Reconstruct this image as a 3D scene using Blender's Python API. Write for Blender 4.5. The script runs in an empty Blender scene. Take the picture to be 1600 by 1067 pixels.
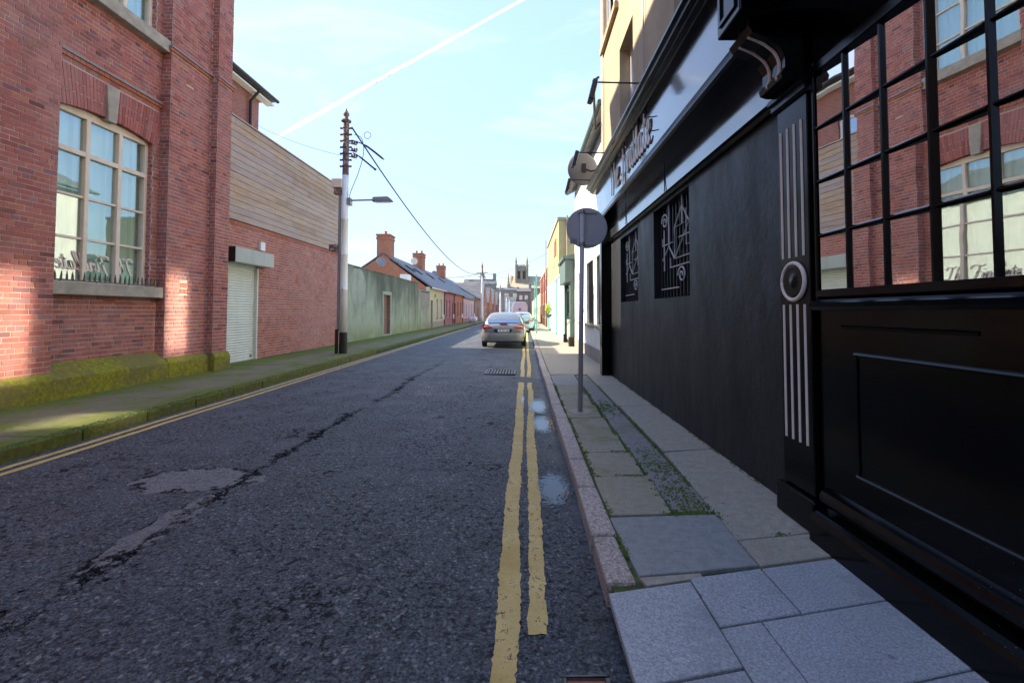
import bpy, bmesh, math, random
from mathutils import Vector, Matrix, noise as mnoise
random.seed(7)
R = math.radians
sc = bpy.context.scene
COL = sc.collection

# ------------------------------------------------------------------ camera
EYE = 1.55
cd = bpy.data.cameras.new('camera'); cam = bpy.data.objects.new('camera', cd); COL.objects.link(cam)
cd.sensor_width = 36.0; cd.lens = 36.0 * 700 / 1600
cd.shift_x = -18 / 1600; cd.shift_y = -71 / 1600
cd.clip_start = 0.05; cd.clip_end = 9000
cam.location = (0, 0, EYE); cam.rotation_euler = (R(92.0), 0, 0)
sc.camera = cam

# ------------------------------------------------------------------ light
SUN_EL, SUN_AZ = 36.0, 77.0            # azimuth: degrees to the left of straight ahead
sdir = Vector((-math.sin(R(SUN_AZ)) * math.cos(R(SUN_EL)), math.cos(R(SUN_AZ)) * math.cos(R(SUN_EL)), math.sin(R(SUN_EL))))
ld = bpy.data.lights.new('sun', 'SUN'); ld.energy = 4.0; ld.angle = R(0.53); ld.color = (1.0, 0.87, 0.66)
sun = bpy.data.objects.new('sun', ld); COL.objects.link(sun)
sun.rotation_euler = sdir.to_track_quat('Z', 'Y').to_euler(); sun.location = (-60, 30, 60)

w = bpy.data.worlds.new('World'); sc.world = w; w.use_nodes = True
nt = w.node_tree; nt.nodes.clear()
wo = nt.nodes.new('ShaderNodeOutputWorld'); bg = nt.nodes.new('ShaderNodeBackground')
sk = nt.nodes.new('ShaderNodeTexSky'); sk.sky_type = 'NISHITA'; sk.sun_disc = False
sk.sun_elevation = R(SUN_EL); sk.sun_rotation = R(-SUN_AZ)
sk.air_density = 1.0; sk.dust_density = 0.6; sk.ozone_density = 2.0
bg.inputs['Strength'].default_value = 0.15
# thin high cirrus, everywhere in the sky alike
tc = nt.nodes.new('ShaderNodeTexCoord'); mp = nt.nodes.new('ShaderNodeMapping'); mp.inputs['Scale'].default_value = (2.2, 5.0, 9.0); mp.inputs['Rotation'].default_value = (0.2, 0.35, 0.6); mp.inputs['Location'].default_value = (0.4, 0.2, 0.0)
nz = nt.nodes.new('ShaderNodeTexNoise'); nz.inputs['Scale'].default_value = 1.1; nz.inputs['Detail'].default_value = 7; nz.inputs['Roughness'].default_value = 0.62; nz.inputs['Distortion'].default_value = 0.6
rp = nt.nodes.new('ShaderNodeValToRGB'); rp.color_ramp.elements[0].position = 0.54; rp.color_ramp.elements[1].position = 0.78; rp.color_ramp.elements[0].color = (0, 0, 0, 1); rp.color_ramp.elements[1].color = (0.4, 0.4, 0.4, 1)
mxw = nt.nodes.new('ShaderNodeMix'); mxw.data_type = 'RGBA'; mxw.inputs[7].default_value = (2.6, 2.65, 2.7, 1)
nt.links.new(tc.outputs['Generated'], mp.inputs['Vector']); nt.links.new(mp.outputs[0], nz.inputs['Vector']); nt.links.new(nz.outputs[0], rp.inputs[0]); nt.links.new(rp.outputs[0], mxw.inputs[0]); # haze evens the sky out: bright parts rolled off by the same rule all over the dome
lum = nt.nodes.new('ShaderNodeRGBToBW'); md = nt.nodes.new('ShaderNodeMath'); md.operation = 'MULTIPLY_ADD'; md.inputs[1].default_value = 0.40; md.inputs[2].default_value = 0.32
dv = nt.nodes.new('ShaderNodeVectorMath'); dv.operation = 'DIVIDE'
nt.links.new(sk.outputs[0], lum.inputs[0]); nt.links.new(lum.outputs[0], md.inputs[0]); nt.links.new(sk.outputs[0], dv.inputs[0]); nt.links.new(md.outputs[0], dv.inputs[1]); hs = nt.nodes.new('ShaderNodeHueSaturation'); hs.inputs['Saturation'].default_value = 0.95; hs.inputs['Hue'].default_value = 0.506; nt.links.new(dv.outputs[0], hs.inputs['Color']); nt.links.new(hs.outputs[0], mxw.inputs[6])
nt.links.new(mxw.outputs[2], bg.inputs['Color']); nt.links.new(bg.outputs[0], wo.inputs['Surface'])

sc.view_settings.view_transform = 'Standard'; sc.view_settings.look = 'None'
sc.view_settings.exposure = 1.84; sc.view_settings.gamma = 1.0; sc.view_settings.use_curve_mapping = False
sc.render.engine = 'CYCLES'
sc.cycles.use_denoising = True
sc.cycles.use_guiding = True; sc.cycles.blur_glossy = 0.0; sc.cycles.sample_clamp_indirect = 0.0   # sun glancing off the upper panes reaches the wall opposite
sc.cycles.volume_bounces = 3; sc.cycles.max_bounces = 8; sc.cycles.diffuse_bounces = 3; sc.cycles.glossy_bounces = 4; sc.cycles.transparent_max_bounces = 12

# ------------------------------------------------------------------ node helpers
class NT:
    def __init__(s, name):
        s.m = bpy.data.materials.new(name); s.m.use_nodes = True
        s.t = s.m.node_tree; s.t.nodes.clear()
        s.out = s.t.nodes.new('ShaderNodeOutputMaterial')
    def n(s, typ, props=None, **ins):
        nd = s.t.nodes.new('ShaderNode' + typ)
        for k, v in (props or {}).items(): setattr(nd, k, v)
        for k, v in ins.items():
            key = int(k[1:]) if k[0] == '_' and k[1:].isdigit() else k.replace('_', ' ')
            s.set(nd.inputs[key], v)
        return nd
    def set(s, sock, v):
        if isinstance(v, bpy.types.NodeSocket): s.t.links.new(v, sock)
        elif isinstance(v, bpy.types.Node): s.t.links.new(v.outputs[0], sock)
        elif isinstance(v, (tuple, list)) and len(v) == 3 and sock.type == 'RGBA': sock.default_value = (*v, 1)
        else: sock.default_value = v
    def co(s): return s.n('TexCoord').outputs['Object']
    def noise(s, scale, detail=4, rough=0.6, vec=None, dist=0.0):
        return s.n('TexNoise', Vector=vec if vec is not None else s.co(), Scale=scale, Detail=detail, Roughness=rough, Distortion=dist).outputs['Fac']
    def ramp(s, fac, stops, interp='LINEAR'):
        nd = s.n('ValToRGB', Fac=fac); cr = nd.color_ramp; cr.interpolation = interp
        while len(cr.elements) < len(stops): cr.elements.new(0.5)
        for e, (p, c) in zip(cr.elements, stops):
            e.position = p; e.color = (c, c, c, 1) if isinstance(c, (int, float)) else (*c, 1)
        return nd.outputs[0]
    def mix(s, fac, a, b, blend='MIX'):
        nd = s.n('Mix', {'data_type': 'RGBA', 'blend_type': blend})
        s.set(nd.inputs[0], fac); s.set(nd.inputs[6], a); s.set(nd.inputs[7], b)
        return nd.outputs[2]
    def math(s, op, a, b=0.0, c=0.0):
        nd = s.n('Math', {'operation': op}); s.set(nd.inputs[0], a); s.set(nd.inputs[1], b); s.set(nd.inputs[2], c)
        return nd.outputs[0]
    def smooth(s, v, a, b):
        nd = s.n('MapRange', {'interpolation_type': 'SMOOTHSTEP'}, Value=v); nd.inputs[1].default_value = a; nd.inputs[2].default_value = b
        return nd.outputs[0]
    def xyz(s): return s.n('SeparateXYZ', Vector=s.co()).outputs
    def scaled(s, v): return s.n('Mapping', Vector=s.co(), Scale=v).outputs[0]
    def bump(s, h, strength=0.3, dist=0.01, normal=None):
        nd = s.n('Bump', Height=h, Strength=strength, Distance=dist)
        if normal is not None: s.set(nd.inputs['Normal'], normal)
        return nd.outputs[0]
    def bsdf(s, color, rough=0.7, normal=None, metal=0.0, spec=0.5, coat=0.0, **kw):
        b = s.n('BsdfPrincipled'); s.set(b.inputs['Base Color'], color); s.set(b.inputs['Roughness'], rough)
        s.set(b.inputs['Metallic'], metal); s.set(b.inputs['Specular IOR Level'], spec); s.set(b.inputs['Coat Weight'], coat)
        if normal is not None: s.set(b.inputs['Normal'], normal)
        for k, v in kw.items(): s.set(b.inputs[k.replace('_', ' ')], v)
        s.t.links.new(b.outputs[0], s.out.inputs['Surface']); return b

def plain(name, c, rough=0.7, var=0.25, scale=6.0, bump=0.15, metal=0.0, spec=0.5, coat=0.0, fine=60.0, streak=False):
    s = NT(name)
    v = s.scaled((1, 1, 0.25)) if streak else None
    a = s.noise(scale, 5, 0.65, v)
    f = s.noise(fine, 3, 0.6)
    dark = tuple(x * (1 - var) for x in c); lite = tuple(min(1, x * (1 + var)) for x in c)
    col = s.ramp(a, [(0.3, dark), (0.7, lite)])
    col = s.mix(0.25, col, s.ramp(f, [(0.3, dark), (0.7, lite)]))
    nrm = s.bump(f, bump, 0.004) if bump else None
    s.bsdf(col, s.ramp(a, [(0.2, min(1, rough * 1.15)), (0.8, rough * 0.85)]), nrm, metal, spec, coat)
    return s.m

M = {}
# asphalt: coarse chippings, a seam that has opened along the road, worn lighter patches and dark fretted pits
def mk_asphalt():
    s = NT('asphalt'); x, y, z = s.xyz()
    big = s.noise(0.7, 5, 0.6); mid = s.noise(7, 4, 0.6); fine = s.noise(62, 4, 0.8)
    vor = s.n('TexVoronoi', Vector=s.co(), Scale=62.0).outputs['Distance']
    vcol = s.n('TexVoronoi', Vector=s.co(), Scale=62.0).outputs['Color']
    vv = s.n('SeparateColor', Color=vcol).outputs[0]
    base = s.ramp(big, [(0.3, (0.056, 0.064, 0.080)), (0.7, (0.096, 0.106, 0.126))])
    base = s.mix(0.75, base, s.ramp(fine, [(0.40, (0.004, 0.005, 0.007)), (0.63, (0.185, 0.202, 0.235))]), 'MIX')
    base = s.mix(s.ramp(vv, [(0.93, 0.0), (0.96, 0.55)]), base, (0.36, 0.35, 0.34))
    base = s.mix(s.ramp(s.noise(2.2, 5, 0.65), [(0.45, 0.0), (0.68, 0.35)]), base, (0.045, 0.046, 0.052))
    wob = s.math('MULTIPLY', s.math('SUBTRACT', s.noise(0.55, 4, 0.7), 0.5), 0.7)
    fr = s.math('MULTIPLY', s.math('SUBTRACT', s.noise(9.0, 6, 0.8), 0.5), 0.75)
    d = s.math('ABSOLUTE', s.math('ADD', s.math('ADD', s.math('ADD', x, 2.5), wob), fr))
    width = s.math('MULTIPLY', s.smooth(s.noise(1.3, 5, 0.6), 0.36, 0.62), 0.055)
    crack = s.math('MULTIPLY', s.math('LESS_THAN', d, width), s.smooth(y, 16.0, 9.0))
    # open texture where the chippings have gone
    openx = s.math('MULTIPLY', s.smooth(s.noise(24, 5, 0.75), 0.53, 0.62), s.smooth(s.noise(1.1, 4, 0.6), 0.30, 0.60))
    base = s.mix(s.math('MULTIPLY', openx, 0.8), base, (0.012, 0.012, 0.016))
    # pale patches beside the seam
    def blob(cx, cy, rx, ry):
        dx = s.math('DIVIDE', s.math('ADD', x, -cx), rx); dy = s.math('DIVIDE', s.math('ADD', y, -cy), ry)
        q = s.math('ADD', s.math('MULTIPLY', dx, dx), s.math('MULTIPLY', dy, dy))
        q = s.math('ADD', q, s.math('MULTIPLY', s.math('SUBTRACT', s.noise(5, 6, 0.75), 0.5), 3.4))
        return q
    p = blob(-2.95, 4.1, 0.55, 0.30)
    for a in ((-2.55, 3.2, 0.12, 0.6),): p = s.math('MINIMUM', p, blob(*a))
    rim = s.math('MULTIPLY', s.math('MULTIPLY', s.smooth(p, 1.25, 1.05), s.smooth(p, 0.8, 1.0)), s.smooth(s.noise(5, 4, .7), .45, .55))
    p = s.smooth(p, 1.0, 0.85)
    base = s.mix(s.math('MULTIPLY', p, 0.85), base, s.mix(fine, (0.14, 0.138, 0.145), (0.27, 0.262, 0.268)))
    pit = s.math('MULTIPLY', s.smooth(s.noise(1.5, 6, 0.75), 0.60, 0.64), s.smooth(s.noise(17, 5, 0.8), 0.50, 0.56))
    dk = s.math('MAXIMUM', s.math('MAXIMUM', crack, pit), rim)
    base = s.mix(s.math('MULTIPLY', dk, 0.85), base, (0.006, 0.006, 0.008))
    # damp gutter along the right kerb
    wet = s.math('MULTIPLY', s.smooth(x, 0.12, 0.42), s.smooth(s.noise(1.2, 4, 0.6), 0.35, 0.6))
    base = s.mix(s.math('MULTIPLY', wet, 0.6), base, (0.03, 0.03, 0.034))
    h = s.math('ADD', s.math('MULTIPLY', vor, 0.6), s.math('MULTIPLY', fine, 1.0))
    h = s.math('SUBTRACT', h, s.math('ADD', s.math('MULTIPLY', dk, 1.4), openx))
    nrm = s.bump(h, 1.0, 0.016, s.bump(mid, 0.25, 0.02))
    s.bsdf(base, s.math('SUBTRACT', 0.66, s.math('MULTIPLY', wet, 0.3)), nrm, spec=s.math('MULTIPLY', 0.4, s.math('SUBTRACT', 1.0, s.math('MAXIMUM', dk, s.math('MULTIPLY', openx, .7)))))
    return s.m
M['asphalt'] = mk_asphalt()

def mk_brick(name, stops, mottled=0.35):
    s = NT(name)
    isl = s.n('NewGeometry').outputs['Random Per Island']; ob = s.n('ObjectInfo').outputs['Random']
    r = s.math('FRACT', s.math('ADD', s.math('MULTIPLY', isl, 7.13), s.math('MULTIPLY', ob, 3.7)))
    col = s.ramp(r, stops)
    big = s.noise(0.5, 5, 0.6); mid = s.noise(18, 5, 0.7); fine = s.noise(140, 3, 0.6)
    col = s.mix(s.ramp(mid, [(0.4, 0.0), (0.75, mottled)]), col, (0.085, 0.035, 0.04))
    col = s.mix(s.ramp(big, [(0.42, 0.0), (0.7, 0.5)]), col, (0.42, 0.24, 0.235))
    col = s.mix(s.ramp(s.noise(2.4, 6, .72), [(0.52, 0.0), (0.68, 0.5)]), col, (0.12, 0.055, 0.06))
    col = s.mix(s.ramp(s.noise(3.3, 6, .75, s.scaled((1, 1, .6))), [(0.60, 0.0), (0.72, 0.45)]), col, (0.52, 0.42, 0.39))
    z = s.xyz()[2]
    s.bsdf(col, 0.82, s.bump(s.math('ADD', mid, fine), 0.35, 0.004), spec=0.3)
    return s.m
RED = [(0.0, (0.30, 0.09, 0.075)), (0.25, (0.45, 0.145, 0.115)), (0.5, (0.38, 0.12, 0.112)), (0.72, (0.47, 0.18, 0.145)), (0.84, (0.25, 0.095, 0.115)), (0.92, (0.52, 0.20, 0.12)), (0.96, (0.15, 0.05, 0.06)), (1.0, (0.36, 0.20, 0.20))]
M['brick'] = mk_brick('red_brick', RED)
M['brick_yard'] = mk_brick('yard_brick', [(0.0, (0.34, 0.11, 0.085)), (0.3, (0.46, 0.165, 0.12)), (0.6, (0.42, 0.15, 0.125)), (0.85, (0.50, 0.21, 0.16)), (0.95, (0.32, 0.12, 0.12)), (1.0, (0.55, 0.22, 0.12))], 0.25)
M['brick_orange'] = mk_brick('orange_brick', [(0, (0.46, 0.14, 0.06)), (1, (0.36, 0.11, 0.06))], 0.2)
M['mortar'] = plain('lime_mortar', (0.50, 0.41, 0.35), 0.9, 0.3, 3.0, 0.3)

def mk_moss_concrete(name, c, moss, amount, wall=None, sc_=1.4):
    s = NT(name)
    n1 = s.noise(sc_, 6, 0.68); n2 = s.noise(16, 4, 0.7); fine = s.noise(130, 3, 0.65)
    col = s.ramp(n2, [(0.3, tuple(k * 0.7 for k in c)), (0.7, tuple(k * 1.2 for k in c))])
    col = s.mix(0.35, col, s.ramp(fine, [(0.35, tuple(k * 0.45 for k in c)), (0.65, tuple(k * 1.5 for k in c))]))
    lo = 0.75 - amount
    f = s.smooth(s.math('ADD', s.math('MULTIPLY', n1, 0.7), s.math('MULTIPLY', n2, 0.3)), lo, lo + 0.16)
    if wall is not None:                 # (axis position of growth lines, reach)
        x = s.xyz()[0]
        for px, reach, gain in wall:
            e = s.smooth(s.math('ABSOLUTE', s.math('ADD', x, -px)), reach, 0.0)
            f = s.math('MINIMUM', s.math('ADD', f, s.math('MULTIPLY', e, s.math('MULTIPLY', gain, s.smooth(n2, 0.25, 0.55)))), 1.0)
    mc = s.ramp(n2, [(0.3, tuple(k * 0.55 for k in moss)), (0.7, tuple(k * 1.3 for k in moss))])
    col = s.mix(s.math('MULTIPLY', f, 0.9), col, mc)
    s.bsdf(col, 0.88, s.bump(s.math('ADD', s.math('MULTIPLY', n2, 0.7), s.math('ADD', fine, f)), 0.55, 0.008), spec=0.25)
    return s.m
MOSS = (0.115, 0.135, 0.022)
M['pave_left'] = mk_moss_concrete('mossy_pavement', (0.20, 0.18, 0.115), (0.125, 0.165, 0.018), 0.29, [(-7.6, 0.8, 1.3), (-5.42, 0.6, 1.2)])
M['kerb_left'] = mk_moss_concrete('mossy_kerb_stone', (0.14, 0.12, 0.08), (0.11, 0.13, 0.02), 0.40, None, 3.0)
M['plinth'] = mk_moss_concrete('mossy_plinth', (0.19, 0.17, 0.05), (0.26, 0.255, 0.018), 0.31, None, 1.1)
M['pave_right'] = mk_moss_concrete('worn_paving', (0.35, 0.31, 0.25), (0.21, 0.20, 0.10), 0.19, None, 1.1)
M['pave_moss'] = mk_moss_concrete('mossy_flag', (0.30, 0.27, 0.20), (0.155, 0.16, 0.05), 0.27, None, 2.2)
M['pave_strip'] = mk_moss_concrete('trench_strip', (0.235, 0.22, 0.20), (0.13, 0.15, 0.05), 0.24, None, 2.2)
M['pave_new'] = mk_moss_concrete('new_concrete', (0.26, 0.265, 0.255), (0.2, 0.2, 0.17), 0.1, None, 2.4)

def mk_granite(name, a, b, c, scale=170, rough=0.6):
    s = NT(name)
    n = s.noise(scale, 2, 0.7); n2 = s.noise(scale * 0.45, 2, 0.6); big = s.noise(2.5, 5, 0.6)
    col = s.ramp(n, [(0.32, a), (0.5, b), (0.66, c)])
    col = s.mix(0.4, col, s.ramp(n2, [(0.35, a), (0.65, c)]))
    ob = s.n('ObjectInfo').outputs['Random']
    col = s.mix(s.math('MULTIPLY', ob, 0.22), col, a)
    col = s.mix(s.ramp(big, [(0.5, 0.0), (0.75, 0.4)]), col, tuple(k * 0.6 for k in b))
    gv = s.n('TexVoronoi', Vector=s.co(), Scale=6.5); pick = s.n('SeparateColor', Color=gv.outputs['Color']).outputs[0]
    gum = s.math('MULTIPLY', s.smooth(s.math('ADD', gv.outputs['Distance'], s.math('MULTIPLY', n2, .06)), 0.135, 0.10), s.math('GREATER_THAN', pick, .72))
    col = s.mix(s.math('MULTIPLY', gum, 0.6), col, (0.09, 0.085, 0.085))
    st = s.smooth(s.noise(1.9, 6, .72), .56, .62); col = s.mix(s.math('MULTIPLY', st, .35), col, tuple(k * .55 for k in b))
    s.bsdf(col, rough, s.bump(s.math('ADD', n, s.math('MULTIPLY', s.noise(40, 3), 0.6)), 0.4, 0.003), spec=0.4)
    return s.m
M['granite'] = mk_granite('grey_granite', (0.15, 0.16, 0.175), (0.31, 0.325, 0.345), (0.53, 0.55, 0.57))
M['kerb_granite'] = mk_granite('pink_granite', (0.10, 0.08, 0.07), (0.36, 0.295, 0.26), (0.68, 0.57, 0.50), 95, 0.75)
M['joint'] = mk_moss_concrete('mossy_joint', (0.06, 0.055, 0.04), (0.075, 0.11, 0.02), 0.34, None, 5.0)

def mk_paint_line():
    s = NT('yellow_road_paint')
    n = s.noise(22, 5, 0.75); n2 = s.noise(3, 4, 0.6); f = s.noise(120, 3, 0.7)
    col = s.ramp(n2, [(0.3, (0.46, 0.32, 0.085)), (0.7, (0.62, 0.47, 0.19))])
    col = s.mix(s.ramp(f, [(0.55, 0.0), (0.72, 0.5)]), col, (0.12, 0.10, 0.07))
    b = s.n('BsdfPrincipled', Roughness=0.75); s.set(b.inputs['Base Color'], col); s.set(b.inputs['Normal'], s.bump(f, 0.6, 0.006))
    t = s.n('BsdfTransparent'); worn = s.smooth(s.math('ADD', s.math('MULTIPLY', n, 0.5), s.math('ADD', s.math('MULTIPLY', f, .3), s.math('MULTIPLY', n2, 0.2))), 0.555, 0.60)
    mx = s.n('MixShader'); s.set(mx.inputs[0], worn); s.set(mx.inputs[1], b.outputs[0]); s.set(mx.inputs[2], t.outputs[0])
    s.t.links.new(mx.outputs[0], s.out.inputs[0]); return s.m
M['yellow'] = mk_paint_line()

def mk_water():
    s = NT('puddle_water')
    gen = s.n('TexCoord').outputs['Generated']
    c = s.n('VectorMath', {'operation': 'SUBTRACT'}); s.set(c.inputs[0], gen); c.inputs[1].default_value = (0.5, 0.5, 0.0)
    sx = s.n('SeparateXYZ', Vector=c.outputs[0]).outputs
    r = s.math('MULTIPLY', s.math('SQRT', s.math('ADD', s.math('MULTIPLY', sx[0], sx[0]), s.math('MULTIPLY', sx[1], sx[1]))), 2.0)
    n = s.noise(38, 4, 0.85); n2 = s.noise(7, 4, 0.7)
    e = s.math('ADD', s.math('MULTIPLY', r, 0.6), s.math('ADD', s.math('MULTIPLY', n, 1.9), s.math('MULTIPLY', n2, 0.5)))
    b = s.n('BsdfPrincipled', Roughness=0.03, IOR=1.33); s.set(b.inputs['Base Color'], (0.02, 0.021, 0.024)); s.set(b.inputs['Normal'], s.bump(n, 0.015, 0.004))
    t = s.n('BsdfTransparent'); f = s.smooth(e, 1.60, 1.66)
    mx = s.n('MixShader'); s.set(mx.inputs[0], f); s.set(mx.inputs[1], b.outputs[0]); s.set(mx.inputs[2], t.outputs[0])
    s.t.links.new(mx.outputs[0], s.out.inputs[0]); return s.m
M['water'] = mk_water()

def mk_black_gloss(name, rough=0.16, c=(0.006, 0.006, 0.008), bump=0.06, coat=1.0, spec=0.6):
    s = NT(name)
    n = s.noise(5, 4, 0.6, s.scaled((1, 0.3, 1))); f = s.noise(90, 3, 0.6)
    # chips and dried splashes in the paint, thicker where feet and road spray reach
    v = s.n('TexVoronoi', Vector=s.co(), Scale=34.0); z = s.xyz()[2]; br = s.noise(70, 2, .5, s.scaled((1, .15, 1)))
    chip = s.math('LESS_THAN', s.math('ADD', v.outputs['Distance'], s.math('MULTIPLY', s.noise(3, 3, .6), .5)), s.math('SUBTRACT', .30, s.math('MULTIPLY', s.smooth(z, 0.1, 1.2), .075)))
    c = s.mix(s.math('MULTIPLY', chip, .8), c, (0.10, 0.10, 0.11))
    s.bsdf(c, s.ramp(n, [(0.3, rough * 0.7), (0.7, rough * 1.5)]), s.bump(s.math('ADD', s.math('ADD', n, s.math('MULTIPLY', f, 0.25)), s.math('MULTIPLY', br, .3)), bump, 0.006), spec=spec, coat=coat, Coat_Roughness=rough * 0.6, Coat_IOR=1.65)
    return s.m
M['gloss'] = mk_black_gloss('black_gloss_paint', 0.16, (0.002, 0.002, 0.0025), 0.07, 0.0, 0.22)
M['fascia'] = mk_black_gloss('fascia_gloss', 0.15, (0.04, 0.045, 0.055), 0.05)
M['blackwall'] = None
def mk_blackwall():
    s = NT('black_render'); n = s.noise(3.0, 5, 0.7, s.scaled((1, 1, 0.3))); f = s.noise(45, 5, 0.75); m = s.noise(12, 4, 0.7)
    col = s.ramp(n, [(0.3, (0.005, 0.0055, 0.007)), (0.7, (0.016, 0.017, 0.021))])
    pt = s.smooth(s.noise(.9, 6, .75), .55, .63); col = s.mix(s.math('MULTIPLY', pt, .7), col, (0.028, 0.030, 0.036))
    dr = s.math('MULTIPLY', s.smooth(s.noise(7, 5, .7, s.scaled((1, 1, .08))), .60, .68), s.smooth(s.noise(1.3, 3), .45, .6)); col = s.mix(s.math('MULTIPLY', dr, .5), col, (0.05, 0.052, 0.058))
    s.bsdf(col, s.ramp(n, [(0.3, 0.6), (0.7, 0.42)]), s.bump(s.math('ADD', s.math('MULTIPLY', f, .5), m), 0.4, 0.012), spec=0.35)
    return s.m
M['blackwall'] = mk_blackwall()

def mk_pane(name, tint, refl, inner=(0.01, 0.012, 0.014), see=0.0, rough=0.012):
    s = NT(name)
    g = s.n('BsdfGlossy', Roughness=rough); s.set(g.inputs['Color'], tint)
    s.set(g.inputs['Normal'], s.bump(s.noise(3.5, 2, 0.4), 0.035, 0.01))
    d = s.n('BsdfTransparent') if see else s.n('BsdfDiffuse')
    if see: s.set(d.inputs['Color'], (see, see, see))
    else: s.set(d.inputs['Color'], inner)
    mx = s.n('MixShader'); mx.inputs[0].default_value = refl; s.set(mx.inputs[1], d.outputs[0]); s.set(mx.inputs[2], g.outputs[0])
    s.t.links.new(mx.outputs[0], s.out.inputs[0]); return s.m
M['pubglass'] = mk_pane('reflective_window_glass', (0.92, 0.93, 0.95), 0.78)
M['upglass'] = mk_pane('upper_window_glass', (1.0, 1.0, 1.0), 0.92, rough=0.07)
M['glass'] = mk_pane('window_glass', (0.86, 0.97, 0.93), 0.22, see=0.95)
M['farglass'] = mk_pane('far_window_glass', (0.85, 0.92, 1.0), 0.45, (0.05, 0.055, 0.06))
M['darkglass'] = mk_pane('dark_window_glass', (0.8, 0.85, 0.9), 0.12, (0.012, 0.013, 0.015))
M['blind'] = plain('pale_blind', (0.40, 0.62, 0.53), 0.9, 0.08, 2.0, 0.0)
M['frame_cream'] = plain('cream_window_paint', (0.74, 0.64, 0.52), 0.55, 0.1, 8, 0.1)
M['stone'] = plain('grey_stone', (0.36, 0.33, 0.27), 0.85, 0.3, 5, 0.4)
M['white'] = plain('white_paint', (0.78, 0.79, 0.77), 0.6, 0.06, 4, 0.1)
M['black'] = plain('black_iron', (0.012, 0.012, 0.014), 0.4, 0.2, 20, 0.1)
M['dark'] = plain('dark_void', (0.006, 0.006, 0.006), 0.8, 0.1, 3, 0.0)
M['letter'] = plain('letter_paint', (0.94, 0.90, 0.86), 0.5, 0.04, 20, 0.0)
M['cream_line'] = plain('reflection_cream', (0.82, 0.69, 0.60), 0.5, 0.08, 20, 0.0)
M['iron'] = plain('cast_iron', (0.11, 0.105, 0.10), 0.6, 0.3, 18, 0.2, metal=0.2)
M['steel'] = plain('galvanised_steel', (0.30, 0.31, 0.33), 0.45, 0.15, 18, 0.1, metal=0.6)
M['grille'] = plain('pale_grille_paint', (0.55, 0.56, 0.58), 0.4, 0.15, 18, 0.1)
M['grey_paint'] = plain('grey_sign_paint', (0.36, 0.365, 0.395), 0.5, 0.1, 9, 0.05)
M['shutter_box'] = plain('grey_shutter_box', (0.40, 0.43, 0.39), 0.5, 0.15, 3, 0.05, streak=True)
M['shutter'] = plain('shutter_metal', (0.66, 0.70, 0.63), 0.5, 0.08, 3, 0.05, streak=True)
M['slate'] = None
def mk_slate():
    s = NT('roof_slate'); x, y, z = s.xyz()
    v = s.n('CombineXYZ'); s.set(v.inputs[0], s.math('ADD', y, s.math('MULTIPLY', x, 0.15))); s.set(v.inputs[1], s.math('MULTIPLY', z, 1.7))
    b = s.n('TexBrick', Vector=v.outputs[0], Scale=1.0, Color1=(0.085, 0.085, 0.095), Color2=(0.15, 0.148, 0.155), Mortar=(0.03, 0.03, 0.033))
    b.inputs['Mortar Size'].default_value = 0.012; b.inputs['Brick Width'].default_value = 0.3; b.inputs['Row Height'].default_value = 0.3
    col = s.mix(s.ramp(s.noise(1.5, 5, 0.7), [(0.4, 0.0), (0.75, 0.5)]), b.outputs[0], (0.17, 0.165, 0.15))
    s.bsdf(col, 0.6, s.bump(b.outputs[1], 0.4, 0.01)); return s.m
M['slate'] = mk_slate()
def mk_brickface(name, c1, c2, mortar=(0.36, 0.3, 0.25)):
    s = NT(name); x, y, z = s.xyz()
    v = s.n('CombineXYZ'); s.set(v.inputs[0], s.math('ADD', x, y)); s.set(v.inputs[1], z)
    b = s.n('TexBrick', Vector=v.outputs[0], Scale=1.0, Color1=c1, Color2=c2, Mortar=mortar)
    b.inputs['Mortar Size'].default_value = 0.008; b.inputs['Brick Width'].default_value = 0.235; b.inputs['Row Height'].default_value = 0.082
    col = s.mix(s.ramp(s.noise(1.2, 5, 0.7), [(0.35, 0.0), (0.75, 0.5)]), b.outputs[0], tuple(k * 0.55 for k in c1))
    s.bsdf(col, 0.85, s.bump(b.outputs[1], -0.4, 0.006), spec=0.3); return s.m
M['bf_orange'] = mk_brickface('orange_brickwork', (0.46, 0.16, 0.08), (0.36, 0.12, 0.07))
M['bf_red'] = mk_brickface('red_brickwork', (0.36, 0.12, 0.09), (0.28, 0.09, 0.075))
M['bf_brown'] = mk_brickface('brown_brickwork', (0.30, 0.16, 0.11), (0.24, 0.12, 0.09))
def mk_render(name, c, stain=(0.08, 0.085, 0.06), amt=0.5, scale=1.2, moss_base=None):
    s = NT(name); z = s.xyz()[2]
    n = s.noise(scale, 6, 0.65, s.scaled((1, 1, 0.28))); m = s.noise(scale * 3.1, 5, 0.7); f = s.noise(70, 3, 0.6)
    col = s.ramp(m, [(0.3, tuple(k * 0.88 for k in c)), (0.7, tuple(min(1, k * 1.1) for k in c))])
    nn = n if moss_base is None else s.math('ADD', s.math('ADD', s.math('MULTIPLY', n, .75), s.math('MULTIPLY', s.noise(.33, 4, .6), .3)), s.math('MULTIPLY', s.math('SUBTRACT', z, 2.1), .075))   # rain streaks hang from the coping
    col = s.mix(s.ramp(nn, [(0.42, 0.0), (0.66, amt)]), col, stain)
    if moss_base is not None:
        e = s.math('MULTIPLY', s.smooth(z, 1.1, 0.1), s.smooth(m, 0.3, 0.6)); col = s.mix(s.math('MULTIPLY', e, 0.7), col, moss_base)
    s.bsdf(col, 0.85, s.bump(s.math('ADD', f, m), 0.25, 0.006), spec=0.25); return s.m
M['green_render'] = mk_render('stained_green_render', (0.36, 0.385, 0.285), (0.085, 0.095, 0.07), 0.95, 0.6, (0.20, 0.20, 0.05))
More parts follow.
